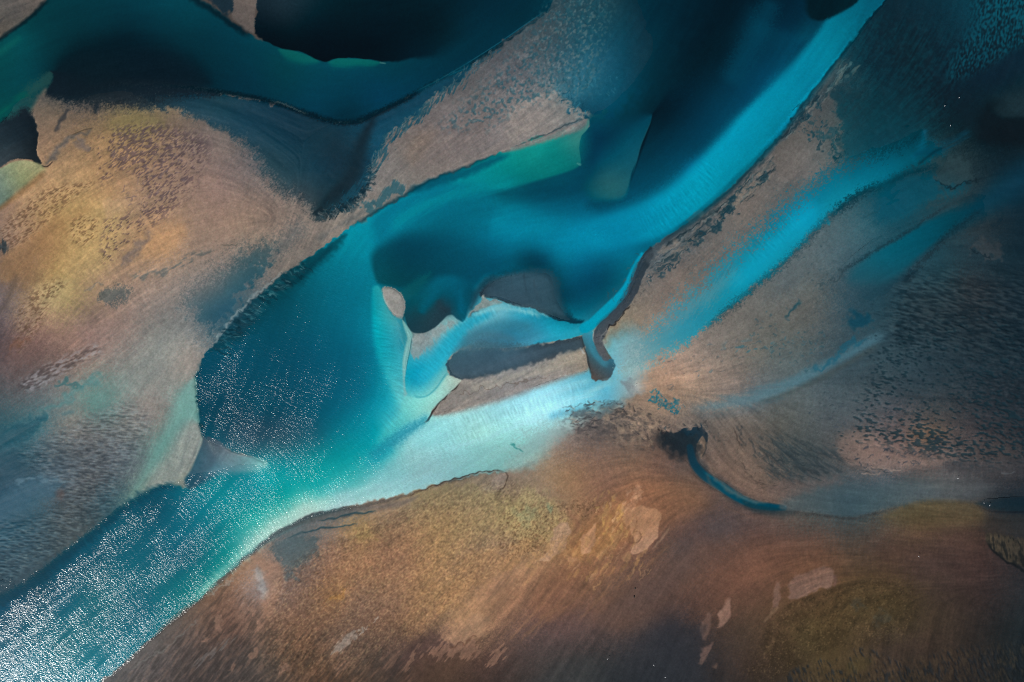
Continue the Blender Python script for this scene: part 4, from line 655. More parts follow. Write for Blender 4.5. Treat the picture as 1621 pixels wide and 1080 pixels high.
# ---------- southern brown flats
# scarp lines at the south bank
S('155,1084,1.5 200,1048,2 250,1004,2 300,963,2 350,919,2.2 400,874,2.4 440,843,3 490,819,4 550,806,3.5 600,795,2 660,779,1.2 720,760,1.2 800,747,1.4', '2d3237', f=2.5, op=.5, n=('m', .8))
P('400,876,2 440,845,3 490,820,3 550,806,3 620,797,4 660,785,5 640,800,6 600,806,6 540,820,5 480,830,4 430,852,4', field('430,852,4a5558 490,830,4a5050 550,812,55595a 620,800,6a615a'), op=.8, n=('A', 1.5))
S('450,855,1.2 480,843,1.5 510,836,1.5 545,832,1.2 570,828,1', '1d3a45', f=1.3, op=.8, n=('m', .8))
S('500,825,1 540,818,1.4 570,812,1.6 600,808,1.2', '1d3a45', f=1.3, op=.8, n=('m', .8))
S('640,788,.9 665,778,1 700,764,1.2 725,756,1.2 760,749,1 790,746,1 802,747,1', '3a2a24', f=1, op=.8, n=('m', 1))
S('796,747,1 803,749,1 803,760,1 797,770,1 790,780,1 785,783,.8', '3d2f2a', f=1, op=.75, n=('m', 1))
P('770,775,4 780,758,4 790,750,2 799,750,1 801,758,1 795,770,1 785,780,2 775,782,3', '978177', f=3, op=.7, n=('m', 1))
P('430,860,6 470,848,5 505,848,5 503,865,4 488,885,8 465,900,10 440,885,8', '44565c', f=6, op=.75, n=('m', 4, 'f', 3))
P('452,905,4 462,900,4 470,912,4 458,920,4', '3f545e', f=5, op=.6, n=('m', 4))
P('405,905,4 412,900,4 420,925,4 428,940,4 418,948,4 410,930,4', '8b9296', f=5, op=.6, n=('m', 2))
P('405,885,6 440,890,6 450,915,6 440,950,6 425,980,6 412,960,6 425,930,6 415,905,5', '8c705f', f=8, op=.6)
# yellow-green algal films
for a, col, op in (('800,795,8 840,775,10 875,790,10 900,830,8 890,850,10 850,860,12 810,850,14 790,820,12', '9f9166', .5),
                   ('560,840,6 580,838,6 592,850,6 570,856,6', '978458', .6), ('650,790,10 690,775,10 760,770,10 800,790,10 760,800,10 700,800,10', '94815c', .5),
                   ('740,880,8 800,870,10 830,850,10 860,850,10 820,890,10 760,930,14 700,970,14 690,950,14', '937451', .55),
                   ('990,800,8 960,810,8 930,850,8 900,880,8 930,890,8 970,870,8 1000,840,8', '8f7448', .35),
                   ('520,945,5 530,938,5 548,935,5 545,945,5 525,952,5', '96713f', .6),
                   ('850,985,5 880,950,8 920,910,8 900,950,8 870,985,6', '7b5f4e', .3)):
    P(a, col, op=op, n=('m', 4, 'c', 2))
_gr = np.zeros_like(_ra)
P('640,800,12 800,760,10 880,790,8 905,800,4 902,840,4 870,880,8 820,880,14 760,930,20 700,990,20 640,1020,20 560,1060,20 420,1070,20 420,980,15 450,900,15 540,850,10', '0', f=14, out=_gr)
_g = tn(1.9, .9, 45, 61); _g2 = tn(1.3, seed=62); _g3 = tn(3.5, 1.5, 42, 63)
_t = _gr*thr(_g, .7, 1.1); IMG = IMG*(1-.28*_t[..., None])+hexc('5a4738')*.28*_t[..., None]
_t = _gr*thr(-_g, .9, 1.1); IMG = IMG*(1-.28*_t[..., None])+hexc('b09a72')*.28*_t[..., None]
_t = _gr*thr(_g3, .8, 1.1); IMG = IMG*(1-.3*_t[..., None])+hexc('5d4a40')*.3*_t[..., None]
HGT += .14*_gr*_g-.1*_gr*_g3
_sp = np.zeros_like(_ra)
P('800,810,8 840,800,6 900,800,3 895,815,3 870,845,3 862,862,4 840,880,8 800,890,8 790,850,8', '0', f=6, out=_sp)
P('905,792,3 960,795,3 950,815,3 915,825,3', '0', f=4, out=_sp)
_t = _sp*.7*thr(_g2, .75, 0.75); IMG = IMG*(1-.75*_t[..., None])+hexc('4d3a2b')*.75*_t[..., None]
P('808,815,8 830,805,8 850,812,8 835,825,8', '6f8a70', f=8, op=.35, n=('m', 4))
P('865,800,5 872,803,3 870,810,3', '4a7a6c', f=4, op=.5, n=('m', 2))
# tan washed patches
def patch(a, col, op=.8, f=1.5, n=('m', 1.2)):
    P(a, col, f=f, op=op, n=n)
patch('878,838 888,828 900,825 903,835 904,845 897,850 896,868 888,876 870,886 848,889 858,878 870,868 872,856 875,848', '907866', .9)
patch('920,850 932,838 942,828 943,845 938,865 934,875 924,878 919,866', '9c7e68', .9)
patch('897,880 904,881 914,886 908,891 899,889', '907258', .8)
patch('886,890 890,886 892,892 886,895', '8a6e52', .7)
patch('830,920 838,912 842,900 848,902 842,915 832,928', '8c6f54', .6)
patch('995,828 998,812 1006,805 1020,800 1032,804 1040,806 1048,812 1046,825 1043,838 1040,850 1030,862 1022,870 1012,876 1002,878 1000,868 1004,858 998,845', '9a7d68', .85)
patch('985,810 992,802 1000,806 996,822 992,838', '8f7664', .6)
S('1002,848,.8 1004,842,1 1012,842,1 1015,850,1 1010,858,1 1003,860,1 1000,866,1 998,874,.8', '5a4638', f=1, op=.8)
S('1000,812,.8 1008,820,1 1006,835,1 1000,845,.8', '6f5846', f=1, op=.6)
patch('1050,845 1060,832 1056,845 1046,858 1034,868 1040,858', '85705f', .5)
patch('968,850 980,842 984,845 975,862 965,872', '8a7052', .7)
patch('945,878 955,868 958,872 950,885', '8a7052', .6)
patch('985,880 998,872 1000,882 990,892', '8a7052', .5)
patch('950,868 962,845 972,835 975,845 962,865', '856a48', .5, 3)
for (x, y, l) in ((962, 890, 22), (975, 895, 20), (948, 895, 26), (992, 890, 18), (905, 905, 16), (1012, 885, 12), (985, 800, 22), (990, 788, 14), (960, 815, 14)):
    S([(x, y, 1.2), (x-l*.28, y+l*.45, 2), (x-l*.55, y+l, .8)], '8c6f4c', f=2, op=.5, n=('m', 1))
S('900,800,2 903,815,3 915,828,4 910,850,6 905,870,5', '6e5040', f=5, op=.7)
S('872,862,1 862,876,1.5 850,885,1.2', '66503f', f=1.5, op=.6)
# pale bar patches by the sand
for a, col in (('1153,950 1156,949 1157,960 1156,975 1150,985 1143,992 1136,994 1139,984 1140,968 1146,955', '84695c'),
               ('1120,967 1124,968 1126,980 1123,1003 1113,1011 1110,1000 1112,985', '604d45'),
               ('1118,1022 1127,1018 1124,1030 1118,1036 1110,1038 1110,1028', '64514b'),
               ('1110,1040 1120,1035 1118,1045 1112,1052 1106,1050', '625049'),
               ('1134,1050 1137,1050 1134,1058 1128,1056', '5d4c42'),
               ('1254,914 1268,907 1290,901 1305,897 1316,900 1320,912 1317,923 1316,929 1300,933 1280,941 1262,948 1250,950 1249,935', '745e56'),
               ('1229,918 1234,920 1236,935 1235,950 1232,962 1224,958 1224,945 1227,930', '715a50'),
               ('1222,962 1234,962 1222,975 1212,986 1208,984 1216,972', '705a46'),
               ('1222,1005 1226,1010 1222,1025 1212,1036 1209,1036 1216,1024', '66523c')):
    patch(a, col, .7, 2.4)
S('1318,930,2 1322,920,3 1321,908,2', '5a4546', f=3, op=.5)
# dark olive flat, south-east
_ol = np.zeros_like(_ra)
P('1215,985,8 1250,955,3 1300,936,3 1330,925,6 1380,915,10 1440,925,14 1450,960,20 1440,1000,14 1400,1020,10 1350,1020,8 1300,1035,8 1250,1060,8 1200,1090,10 1180,1060,14 1205,1020,8', '0', f=10, out=_ol)
_t = _ol*(.5+.25*np.clip(N8+N4, -1.5, 1.5)); IMG = IMG*(1-.45*_t[..., None])+hexc('66563a')*.14*_t[..., None]
_t = _ol*thr(_g2, 1.5, 0.5); IMG = IMG*(1-.5*_t[..., None])+hexc('2a2419')*.5*_t[..., None]
_t = _ol*thr(-_g2, 1.4, 0.95)*.5; IMG = IMG*(1-.6*_t[..., None])+hexc('7a6545')*.6*_t[..., None]
for q in ('1345,960,4 1365,955,6', '1380,985,5 1400,975,6 1410,985,5'): S(q, '3a3b33', f=7, op=.5, n=('m', 4))
_co = np.zeros_like(_ra)
P('1248,1066,4 1280,1050,4 1300,1042,4 1315,1050,4 1330,1035,4 1370,1025,4 1395,1035,4 1420,1045,5 1450,1040,5 1480,1035,6 1500,1025,8 1560,1025,15 1700,1010,15 1700,1140 1200,1140', '0', f=6, out=_co)
_n = tn(4.5, 1.25, 108, 64)+.3*N8
_t = _co*thr(_n, .75, 0.85); IMG = IMG*(1-.65*_t[..., None])+hexc('1c2329')*.65*_t[..., None]; HGT -= .3*_t
_t = _co*thr(-_n, 1.1, 0.95); IMG = IMG*(1-.25*_t[..., None])+hexc('5d4e38')*.25*_t[..., None]
P('1340,1050,6 1360,1040,6 1380,1045,6 1370,1060,6 1345,1065,6', '4a4028', f=6, op=.6, n=('f', 2))
# dark mud in the south
P('1095,990,10 1118,990,6 1112,1010,6 1106,1040,8 1110,1100,14 950,1110,20 955,1060,20 985,1040,20 1020,1010,16 1060,985,16', '262a30', f=16, op=.45)
P('760,1120,12 840,1080,12 880,1050,14 940,1040,14 960,1080,20 950,1130,20', '33373a', f=14, op=.5)
P('425,1085,10 440,1050,10 400,1030,14 360,1020,14 300,1040,14 250,1080,10', '42403f', f=14, op=.4)
P('640,1040,6 650,1020,6 690,1005,8 720,1015,8 700,1035,5 640,1060,12 600,1065,12', '4a3b38', f=8, op=.6, n=('m', 4, 'A', 3))
P('680,1030,5 720,1030,5 760,1010,5 740,1050,8 700,1075,12 640,1090,12 630,1070,12', '4a3a31', f=8, op=.5)
for a in ('678,1030 695,1022 712,1020 728,1018 740,1016 756,1018 752,1030 742,1042 730,1048 726,1040 716,1046 712,1038 700,1044 690,1040', '633,1060 645,1048 656,1035 664,1022 668,1028 658,1045 646,1062', '772,1050 782,1035 795,1025 800,1030 788,1048 776,1056', '530,1055 545,1045 556,1050 545,1060 534,1070'):
    patch(a, '7a6153', .6, 2, ('h45', 3, 'm', 2))
P('700,1010,6 730,990,8 760,970,8 775,985,6 765,1005,4 750,1015,2 720,1018,2', '8d735e', f=5, op=.7, n=('m', 2))
S('760,1006,1 745,1016,1.5 728,1020,1.5 710,1024,1', '543f33', f=1.5, op=.7, n=('m', 2))
_dg = np.zeros_like(_ra)
P('280,1000,20 360,930,12 410,960,12 450,990,20 560,1010,20 640,1040,15 620,1100 200,1120 190,1070,14', '0', f=15, out=_dg)
_n = tn(9, 1.5, 52, 65)
_t = _dg*thr(_n, .5, 1.3); IMG = IMG*(1-.45*_t[..., None])+hexc('33312f')*.45*_t[..., None]
_t = _dg*thr(-_n, .8, 1.1); IMG = IMG*(1-.28*_t[..., None])+hexc('80695a')*.28*_t[..., None]
HGT += -.2*_dg*thr(_n, .5, 1.3)
for a in ('395,965 400,955 405,968 402,980 396,976', '338,985 348,975 355,990 350,1002 340,998', '405,985 412,978 418,990 408,998', '318,1010 326,1005 330,1012 320,1020', '392,1030 402,1024 404,1034 396,1040', '440,1060 452,1048 460,1052 448,1070', '362,1060 370,1050 374,1058 366,1066'):
    patch(a, '7d675b', .6, 2, ('m', 3))
S('200,1062,1 240,1038,1.2 270,1020,1 320,975,.9', '6a6d6c', f=1.2, op=.5, n=('m', 1.5))
S('300,1060,1.5 340,1030,2 380,1005,1.5', '6f7273', f=3, op=.4, n=('h45', 3))
S('240,1010,3 290,968,3.5 330,930,3 370,905,2', '4b4846', f=3, op=.5, n=('A', 2))
S('330,945,1 355,925,1.2 372,912,1', '9a968f', f=1.2, op=.5, n=('m', 2))
P('530,1035,3 528,1025,3 545,1008,3 562,1000,3 565,1008,3 548,1025,3', '85807b', f=3, op=.7, n=('h45', 2, 'm', 2))  # sun glint on wet sand, painted as a pale patch and flecks
for q in ('567,1008,1.5 576,994,2', '590,985,1.2 597,978,1.5', '578,1000,1.2 584,988,1.5'): S(q, '9f9d98', f=1.5, op=.6, n=('g', 2))
# flow streaks in the brown film
_fs = np.zeros_like(_ra)
P('800,900,15 880,890,12 960,890,14 1040,860,20 1060,900,25 1000,980,40 960,1080,40 780,1110,20 770,1000,20', '0', f=20, out=_fs)
_t = _fs*np.clip(AL2, -2, 2); IMG = IMG*(1+.03*_t[..., None]*np.array([1.1, 1, .9], np.float32))
S('800,1020,1.5 850,965,1.5 900,905,1.2', '86694f', f=2, op=.35)
S('830,1010,1 880,960,1.3 905,920,1', '86694f', f=2, op=.3)
P('950,975,10 1000,930,14 1050,890,14 1090,850,14 1100,880,14 1050,940,14 980,985,14', '3b3a40', f=14, op=.4)
P('860,905,14 920,895,8 980,900,8 960,920,12 920,960,12 870,980,12 840,960,12', '75553f', f=12, op=.35)
# golden sweep across the southern flat
P('560,870,30 640,830,26 740,800,26 860,800,22 920,850,24 900,900,30 830,960,34 740,1000,30 660,990,30 600,940,30', 'a07c55', f=30, op=.12)
P('880,880,20 960,870,20 1060,830,20 1120,800,20 1090,760,24 1000,760,20 960,790,14 930,830,14', '86603f', f=20, op=.4)
P('930,960,20 1020,900,20 1100,860,20 1180,850,24 1300,870,30 1340,900,20 1240,920,20 1120,930,20 1040,980,20 980,1000,20', '6a4b3a', f=20, op=.35)
for (x, y, l) in ((955, 905, 40), (985, 905, 44), (1010, 895, 36), (930, 925, 50), (900, 945, 60), (870, 965, 50), (960, 935, 46), (1040, 880, 30), (1060, 860, 30)):
    S([(x, y, 1.0), (x-l*.5, y+l*.55, 1.6), (x-l*1.0, y+l*1.05, .8)], '8a694c', f=3, op=.28, n=('m', 1))
scatter('905,915 965,900 1030,880', 60, (-25, 70), 20, 1.8, ['a08058', '97784f', '9c7d62'], .42, 140, turn=42, jit=8, wob=1.2)
scatter('950,830 990,815', 40, (-30, 45), 16, 1.8, ['a5884f', '9f8356', 'a58a68'], .45, 141, turn=48, jit=10, wob=1.2)
scatter('985,800 1020,790', 16, (-14, 22), 16, 2.6, ['a0806a', '9c7c62'], .5, 142, turn=52, jit=12, wob=1.5)
scatter('840,905 880,880 905,860', 26, (-10, 22), 16, 2.2, ['9a7c58', 'a0805a'], .5, 143, turn=15, jit=12, wob=1.5)
# rocky band at the east edge
P('1560,848,2 1575,845,3 1600,850,4 1700,870,6 1700,925,3 1620,898,1.5 1600,890,1.5 1580,876,1.5 1565,864,1.5', field('1570,855,4a4234 1600,870,3f3a30 1620,880,38342c 1650,900,2c2b28'), op=.85, n=('h110', 2, 'm', 1))
P('1560,848,2 1575,845,3 1600,850,4 1700,870,6 1700,925,3 1620,898,1.5 1600,890,1.5 1580,876,1.5 1565,864,1.5', '161a1c', f=2, op=.75, tex=thr(tn(5, 1.5, 100, 66), .2, 0.95))
S('1560,846,1.3 1566,864,1.8 1582,879,2 1602,893,2 1622,904,2 1700,950,2', '111619', f=1.4, op=.85, n=('m', 1))
P('1560,845,5 1560,815,14 1640,812,10 1700,815,10 1700,865,8 1600,848,6', '2c2b29', f=10, op=.5, n=('A', 2))
# south bank bits: bright wet flecks near the islet
# ---------- overall mottling and grain
G = (.010*N8+.010*N20+.012*N4+.012*N2)*(1-.75*sst((IMG[..., 2]-IMG[..., 0])*6))
land_soft = 1.0
IMG = IMG*(1+G[..., None]*np.array([1.0, .95, .9], np.float32))

# long ridges and streaks drawn out by the ebb
_w = sst((IMG[..., 2]-IMG[..., 0])*5)
_rl = ((.017*AL3+.013*AL2)*(1-.3*_w)+(.020*AL1+.012*AX1)*(1-.75*_w)).astype(np.float32)
_rl = _rl*(.6+.4*np.clip(1+N50, 0, 2))
IMG = IMG*(1+_rl[..., None]*np.array([1.15, 1.0, .85], np.float32))
_rp2 = np.zeros((NY, NX), np.float32)
for q, w_ in (('690,690 780,668 880,640 950,615', 24), ('650,610 690,560 740,510 800,490', 16), ('600,480 612,560 635,630 600,690', 16), ('560,760 480,790 420,840 360,890', 12), ('1010,370 1080,320 1140,260', 22), ('1180,410 1260,340', 18)):
    S(' '.join(t+',%d' % w_ for t in q.split()), '0', f=14, out=_rp2)
IMG = IMG*(1+(.026*_rp2*AX2+.012*_rp2*AX1)[..., None])  # light and dark of the ripples multiplied into the water colour
P('900,680,20 850,705,20 760,735,14 700,745,14 640,765,12 700,725,20 800,700,20', '92b2b0', f=20, op=.3, n=('a', 3, 'f', 4))
for q in ('975,598 930,622 870,645', '960,612 900,640 830,668', '940,600 880,620 820,640', '850,660 780,690 700,715'):
    S(' '.join(t+',3' for t in q.split()), 'b4dee4', f=7, op=.3, n=('a', 1.5))
# grain of the sand, and of the water over it
wet_like = np.clip((IMG[..., 2]-IMG[..., 0])*4, 0, 1)
GR = (.026*N0+.016*N1)*(1-.6*wet_like)
IMG = IMG*(1+GR[..., None]+.006*np.stack([N0b, -N0b, .6*N1], -1))
_lum = IMG.mean(2)[..., None]; _sat = 1-.05*sst((UU-650)/250)[..., None]*sst((VV-520)/200)[..., None]*(IMG[..., :1] > IMG[..., 2:])-.02*(IMG[..., :1] > IMG[..., 2:])
IMG = _lum+(IMG-_lum)*_sat
P('715,575,5 745,556,8 800,556,10 870,548,5 918,538,4 922,552,4 880,562,6 820,580,6 770,592,6 725,595,5', '3c5462', f=6, op=.45, n=('A', 1))
P('768,465,5 790,445,8 830,436,8 868,440,10 880,470,10 895,500,5 850,486,4 810,478,4', '36525f', f=8, op=.45, n=('h90', 1))
P('1024,404,3 1008,440,3 990,475,3 965,502,3 945,528,3 946,512,3 975,484,3 994,452,3 1008,418,3', '33434d', f=3, op=.5)
ADJ = field('250,300,8f8d8a 100,300,948e86 150,350,958f84 60,400,928c84 100,450,918c86 300,450,8a8b8b 450,350,8a8884 400,270,888684 350,330,8e8982 250,600,8c9090 700,220,808487 850,200,848889 850,120,7c8488 1000,60,5c7c80 1250,250,888a8a 1350,180,607c80 1420,60,5c8286 1480,130,5c8488 1580,40,687c82 1300,140,78868a 1600,220,607a80 1350,380,848c90 1500,420,7e8a8e 1100,450,858787 1300,520,7e888b 1250,450,7c8689 1300,650,808a8c 1300,600,7f8a8d 1500,600,868c8f 1550,450,868c90 1400,550,868c8f 1200,700,898988 1080,600,888888 1350,720,908e8e 1350,790,8a8e90 600,850,948e8a 800,900,958f89 900,900,958e88 1000,850,968e88 1100,850,958e8a 700,980,948e8a 1100,900,938c89 1300,900,8e8a88 1550,900,848282 1500,1050,848282 1350,1000,8f8c8c 1250,1030,8f8c8c 200,1060,8a8886 450,1000,938c86 350,970,908a86 550,1040,928b86 700,650,828890 850,650,848a92 700,735,7e868c 800,720,80888a 950,600,808484 700,520,7e868a 810,455,6c7c86 790,572,6e7c86 910,480,7a8488 1000,450,7a8288 550,30,8c9090 560,200,727c80 200,700,848a8c 50,850,788488 200,60,686a70 450,120,686c70 330,165,70787a 460,240,6c7476 600,120,6a7274 120,110,6a7070 700,60,70787a 60,120,6c7678 300,40,6a6e74 800,330,788080 950,300,747c82 450,550,7c7e80 480,640,787c80 250,900,808a86 100,980,80908c 50,1050,80908c 350,820,80868a', c=60, lam=0)
IMG = np.clip(IMG*ADJ/(128/255.), .002, 1)
IMG[..., 2] *= 1-.025*sst((IMG[..., 2]-IMG[..., 0])*3.5)
# ---------------------------------------------------------------- water bodies and shoals as outlines
def outline_mask(p, soft=1.5, n=None):
    m = np.zeros((NY, NX), np.float32); P(p, '0', f=soft, out=m, n=n); return m
def line_mask(p, w=4.0):
    m = np.zeros((NY, NX), np.float32); S(p, '0', w=w, f=1.5, out=m, taper=False); return m
M_channel = outline_mask('-60,100 0,64 26,45 47,29 80,-5 90,-60 920,-60 900,-5 830,44 760,94 700,124 650,152 600,178 570,192 530,194 480,179 450,168 400,157 330,146 250,142 180,142 120,148 84,142 86,122 79,112 66,122 50,140 20,165 0,190 -60,220')
M_river = outline_mask('1010,-60 1420,-60 1402,-5 1372,32 1340,77 1310,115 1270,165 1235,213 1190,262 1150,302 1100,343 1050,378 1022,402 1010,418 1003,438 996,455 988,472 975,488 962,500 950,512 940,525 940,548 948,558 960,568 972,571 974,582 970,592 985,575 1000,560 1015,575 1010,600 985,632 950,640 915,648 880,672 850,705 820,735 796,746 720,758 660,776 620,788 550,803 490,818 440,843 400,874 350,919 300,963 250,1004 200,1048 155,1086 140,1140 -60,1140 -60,985 0,948 50,918 100,878 150,838 200,800 240,775 270,767 300,757 330,750 360,742 400,738 425,736 400,722 370,714 345,703 325,691 317,670 314,640 311,610 309,592 318,578 324,562 336,548 370,510 400,476 450,432 500,400 545,366 600,333 650,303 700,279 740,262 800,240 860,222 910,205 930,198 940,186 970,165 1020,120 1040,60')
M_sheet = outline_mask('1310,265 1360,248 1440,228 1475,235 1450,262 1400,292 1360,308 1310,345 1260,398 1200,450 1150,492 1100,533 1060,556 1020,570 1003,560 1040,520 1080,490 1110,465 1140,425 1180,385 1230,335 1270,295', 4)
M_creek = outline_mask('1044,674 1064,686 1090,676 1112,675 1116,684 1108,700 1104,722 1112,742 1140,764 1170,784 1195,796 1238,801 1240,808 1195,805 1165,792 1135,774 1108,756 1095,735 1080,722 1056,712 1046,690')
M_side = outline_mask('1560,312 1500,337 1460,356 1420,380 1380,402 1355,425 1390,448 1420,438 1450,408 1480,384 1520,358 1560,335', 4)
M_east = outline_mask('1545,797 1580,793 1700,787 1700,811 1600,811 1570,807')
M_island = outline_mask('684,656 684,648 695,636 710,622 722,611 731,602 722,598 712,594 708,586 708,574 714,563 726,555 742,549 770,547 800,549 830,549 850,545 880,540 900,537 922,531 927,545 930,566 934,590 905,596 870,608 830,622 790,634 745,646 700,657')
M_islet = outline_mask('606,455 616,454 625,457 634,464 641,476 641,490 637,503 622,498 612,485 605,470')
M_mud = outline_mask('760,472 758,464 766,452 780,442 800,434 825,429 850,427 872,432 880,450 882,475 893,492 912,507 900,511 884,509 868,502 850,492 838,487 820,486 806,481 790,474 775,471')
M_bar = outline_mask('637,506 650,524 653,532 650,550 645,572 642,600 645,622 640,628 638,600 637,575 640,555 645,535 640,520')
WATER = np.maximum.reduce([M_channel, M_river, M_sheet, M_creek, M_side, M_east])
for m in (M_island, M_islet, M_mud, M_bar): WATER = WATER*(1-m)
# ---------------------------------------------------------------- from the grid to geometry
def ext(a, n=44):
    d = STEP*1.15**np.arange(1, n+1); d = np.cumsum(d)
    return np.concatenate([a[0]-d[::-1], a, a[-1]+d])
AU, AV = ext(gu.astype(np.float64)), ext(gv.astype(np.float64))
def mirror(c, a0, n):
    t = (c-a0)/STEP; p = 2.0*(n-1); t = np.mod(t, p); return np.where(t > n-1, p-t, t)
IU, IV = mirror(AU, gu[0], NX), mirror(AV, gv[0], NY)
gi, gj = np.meshgrid(IU, IV)
inside = (slice(44, 44+NY), slice(44, 44+NX))
def spread(a):
    o = bilin(a, gi, gj); o[inside] = a; return o
lin = np.where(IMG <= .04045, IMG/12.92, ((np.clip(IMG, 0, 1)+.055)/1.055)**2.4).astype(np.float32)
# relief: flats a little above the water, beds below it, and the small forms left by the tide
SOFT = np.zeros((NY, NX), np.float32)
for q in ('940,180 1000,150 1060,100 1070,-60 960,-60 930,150', '1290,240 1480,200 1500,270 1300,400 1100,570 980,620 960,560 1100,420', '1640,220 1640,340 1400,480 1330,430 1500,300', '850,560 1020,540 1020,660 880,760 780,770 850,680', '60,90 330,110 340,160 60,160', '-60,940 0,925 100,860 200,785 215,815 100,905 0,975 -60,1010'):
    P(q, '0', f=12, out=SOFT)
SOFT2 = np.zeros((NY, NX), np.float32)
for q in ('745,470 750,425 860,405 905,430 930,500 880,485 840,465 780,455', '730,565 735,530 840,530 860,555 800,565'):
    P(q, '0', f=8, out=SOFT2)
wsoft = blur(WATER, 4.0)*(1-SOFT)+blur(WATER, 16.0)*SOFT
wsoft = wsoft*(1-SOFT2)+blur(WATER, 9.0)*SOFT2
tone = blur(IMG.mean(2), 1.2)-blur(IMG.mean(2), 7)
dry = 1-sst((wsoft-.2)/.5)
H = .22-.95*sst(wsoft*1.0)+dry*(HGT*.8+.03*N4+.05*N8+.10*N20+.012*N2+.015*AL1+.04*AL2+.10*AL3+1.6*np.clip(tone, -.15, .15))
GLOSS = np.clip(.12+.75*wsoft, 0, 1)
blue = np.clip((IMG[..., 2]-IMG[..., 0])*3.0+.15, 0, 1)             # wet mud and thin water film
GLOSS = np.clip(np.maximum(GLOSS*.6, .75*blur(blue, 2)), 0, 1)
ALB = np.clip((lin-GLOSS[..., None]*np.array([.0045, .003, .003], np.float32))/np.array([KR, KG, KB], np.float32), 0.0008, .9)
XU, XV = np.meshgrid(AU, AV)
PX = ((XU-810.5)*SC).astype(np.float32); PY = ((540-XV)*SC).astype(np.float32)
far = np.zeros_like(PX); far[inside] = 1
Hs = spread(H); ALBs = spread(ALB); GLs = spread(GLOSS)
def grid_mesh(name, Z, cell, mat, attrs):
    """one mesh of the grid cells where cell is true"""
    h, w = Z.shape
    jj, ii = np.nonzero(cell)
    a = jj*w+ii
    quads = np.stack([a+w, a+w+1, a+1, a], 1)
    used, inv = np.unique(quads, return_inverse=True); quads = inv.reshape(-1, 4)
    co = np.stack([PX.ravel()[used], PY.ravel()[used], Z.ravel()[used]], 1).astype(np.float32)
    me = bpy.data.meshes.new(name)
    me.vertices.add(len(co)); me.vertices.foreach_set('co', co.ravel())
    me.loops.add(quads.size); me.loops.foreach_set('vertex_index', quads.astype(np.int32).ravel())
    me.polygons.add(len(quads)); me.polygons.foreach_set('loop_start', np.arange(0, quads.size, 4, dtype=np.int32))
    me.update(calc_edges=True)
    for k, v in attrs.items():
        if v.ndim == 3:
            at = me.attributes.new(k, 'FLOAT_COLOR', 'POINT')
            at.data.foreach_set('color', np.concatenate([v.reshape(-1, 3)[used], np.ones((len(used), 1))], 1).astype(np.float32).ravel())
        else:
            at = me.attributes.new(k, 'FLOAT', 'POINT'); at.data.foreach_set('value', v.ravel()[used].astype(np.float32))
    me.materials.append(mat)
    o = bpy.data.objects.new(name, me); C.objects.link(o)
    return o
def mk(name):
    m = bpy.data.materials.new(name); m.use_nodes = True; nt = m.node_tree; nt.nodes.clear()
    out = nt.nodes.new('ShaderNodeOutputMaterial'); b = nt.nodes.new('ShaderNodeBsdfPrincipled'); nt.links.new(b.outputs[0], out.inputs[0])
    return m, nt, b
def node(nt, t, **kw):
    n = nt.nodes.new(t)
    for k, v in kw.items():
        if k in n.bl_rna.properties: setattr(n, k, v)
        else: n.inputs[k].default_value = v
    return n
def albedo(nt, b, amount, scale):
    L = nt.links
    at = node(nt, 'ShaderNodeAttribute', attribute_name='albedo')
    tc = node(nt, 'ShaderNodeTexCoord')
    n1 = node(nt, 'ShaderNodeTexNoise', Scale=scale, Detail=3.0, Roughness=.65); L.new(tc.outputs['Object'], n1.inputs['Vector'])
    mr = node(nt, 'ShaderNodeMapRange'); mr.inputs['From Min'].default_value = .25; mr.inputs['From Max'].default_value = .75
    mr.inputs['To Min'].default_value = 1-amount; mr.inputs['To Max'].default_value = 1+amount; mr.clamp = False
    L.new(n1.outputs[0], mr.inputs['Value'])
    vm = node(nt, 'ShaderNodeVectorMath', operation='SCALE'); L.new(at.outputs['Color'], vm.inputs[0]); L.new(mr.outputs[0], vm.inputs['Scale'])
    L.new(vm.outputs[0], b.inputs['Base Color'])
    return tc
def bump(nt, src, strength, dist, prev=None):
    bn = node(nt, 'ShaderNodeBump'); bn.inputs['Strength'].default_value = strength; bn.inputs['Distance'].default_value = dist
    nt.links.new(src, bn.inputs['Height'])
    if prev is not None: nt.links.new(prev.outputs[0], bn.inputs['Normal'])
    return bn
# sand and mud: matt when dry, glossy where it is wet
m_sand, nt, b = mk('tidal_sand'); L = nt.links
tc = albedo(nt, b, .07, .75)
gl = node(nt, 'ShaderNodeAttribute', attribute_name='wet')
mr = node(nt, 'ShaderNodeMapRange'); mr.inputs['To Min'].default_value = .85; mr.inputs['To Max'].default_value = .42; L.new(gl.outputs['Fac'], mr.inputs['Value']); L.new(mr.outputs[0], b.inputs['Roughness'])
b.inputs['IOR'].default_value = 1.33
mr = node(nt, 'ShaderNodeMapRange'); mr.inputs['To Min'].default_value = .12; mr.inputs['To Max'].default_value = .4; L.new(gl.outputs['Fac'], mr.inputs['Value']); L.new(mr.outputs[0], b.inputs['Specular IOR Level'])
n1 = node(nt, 'ShaderNodeTexNoise', Scale=1.1, Detail=4.0, Roughness=.7); L.new(tc.outputs['Object'], n1.inputs['Vector'])
bp = bump(nt, n1.outputs[0], .3, .2)
L.new(bp.outputs[0], b.inputs['Normal'])
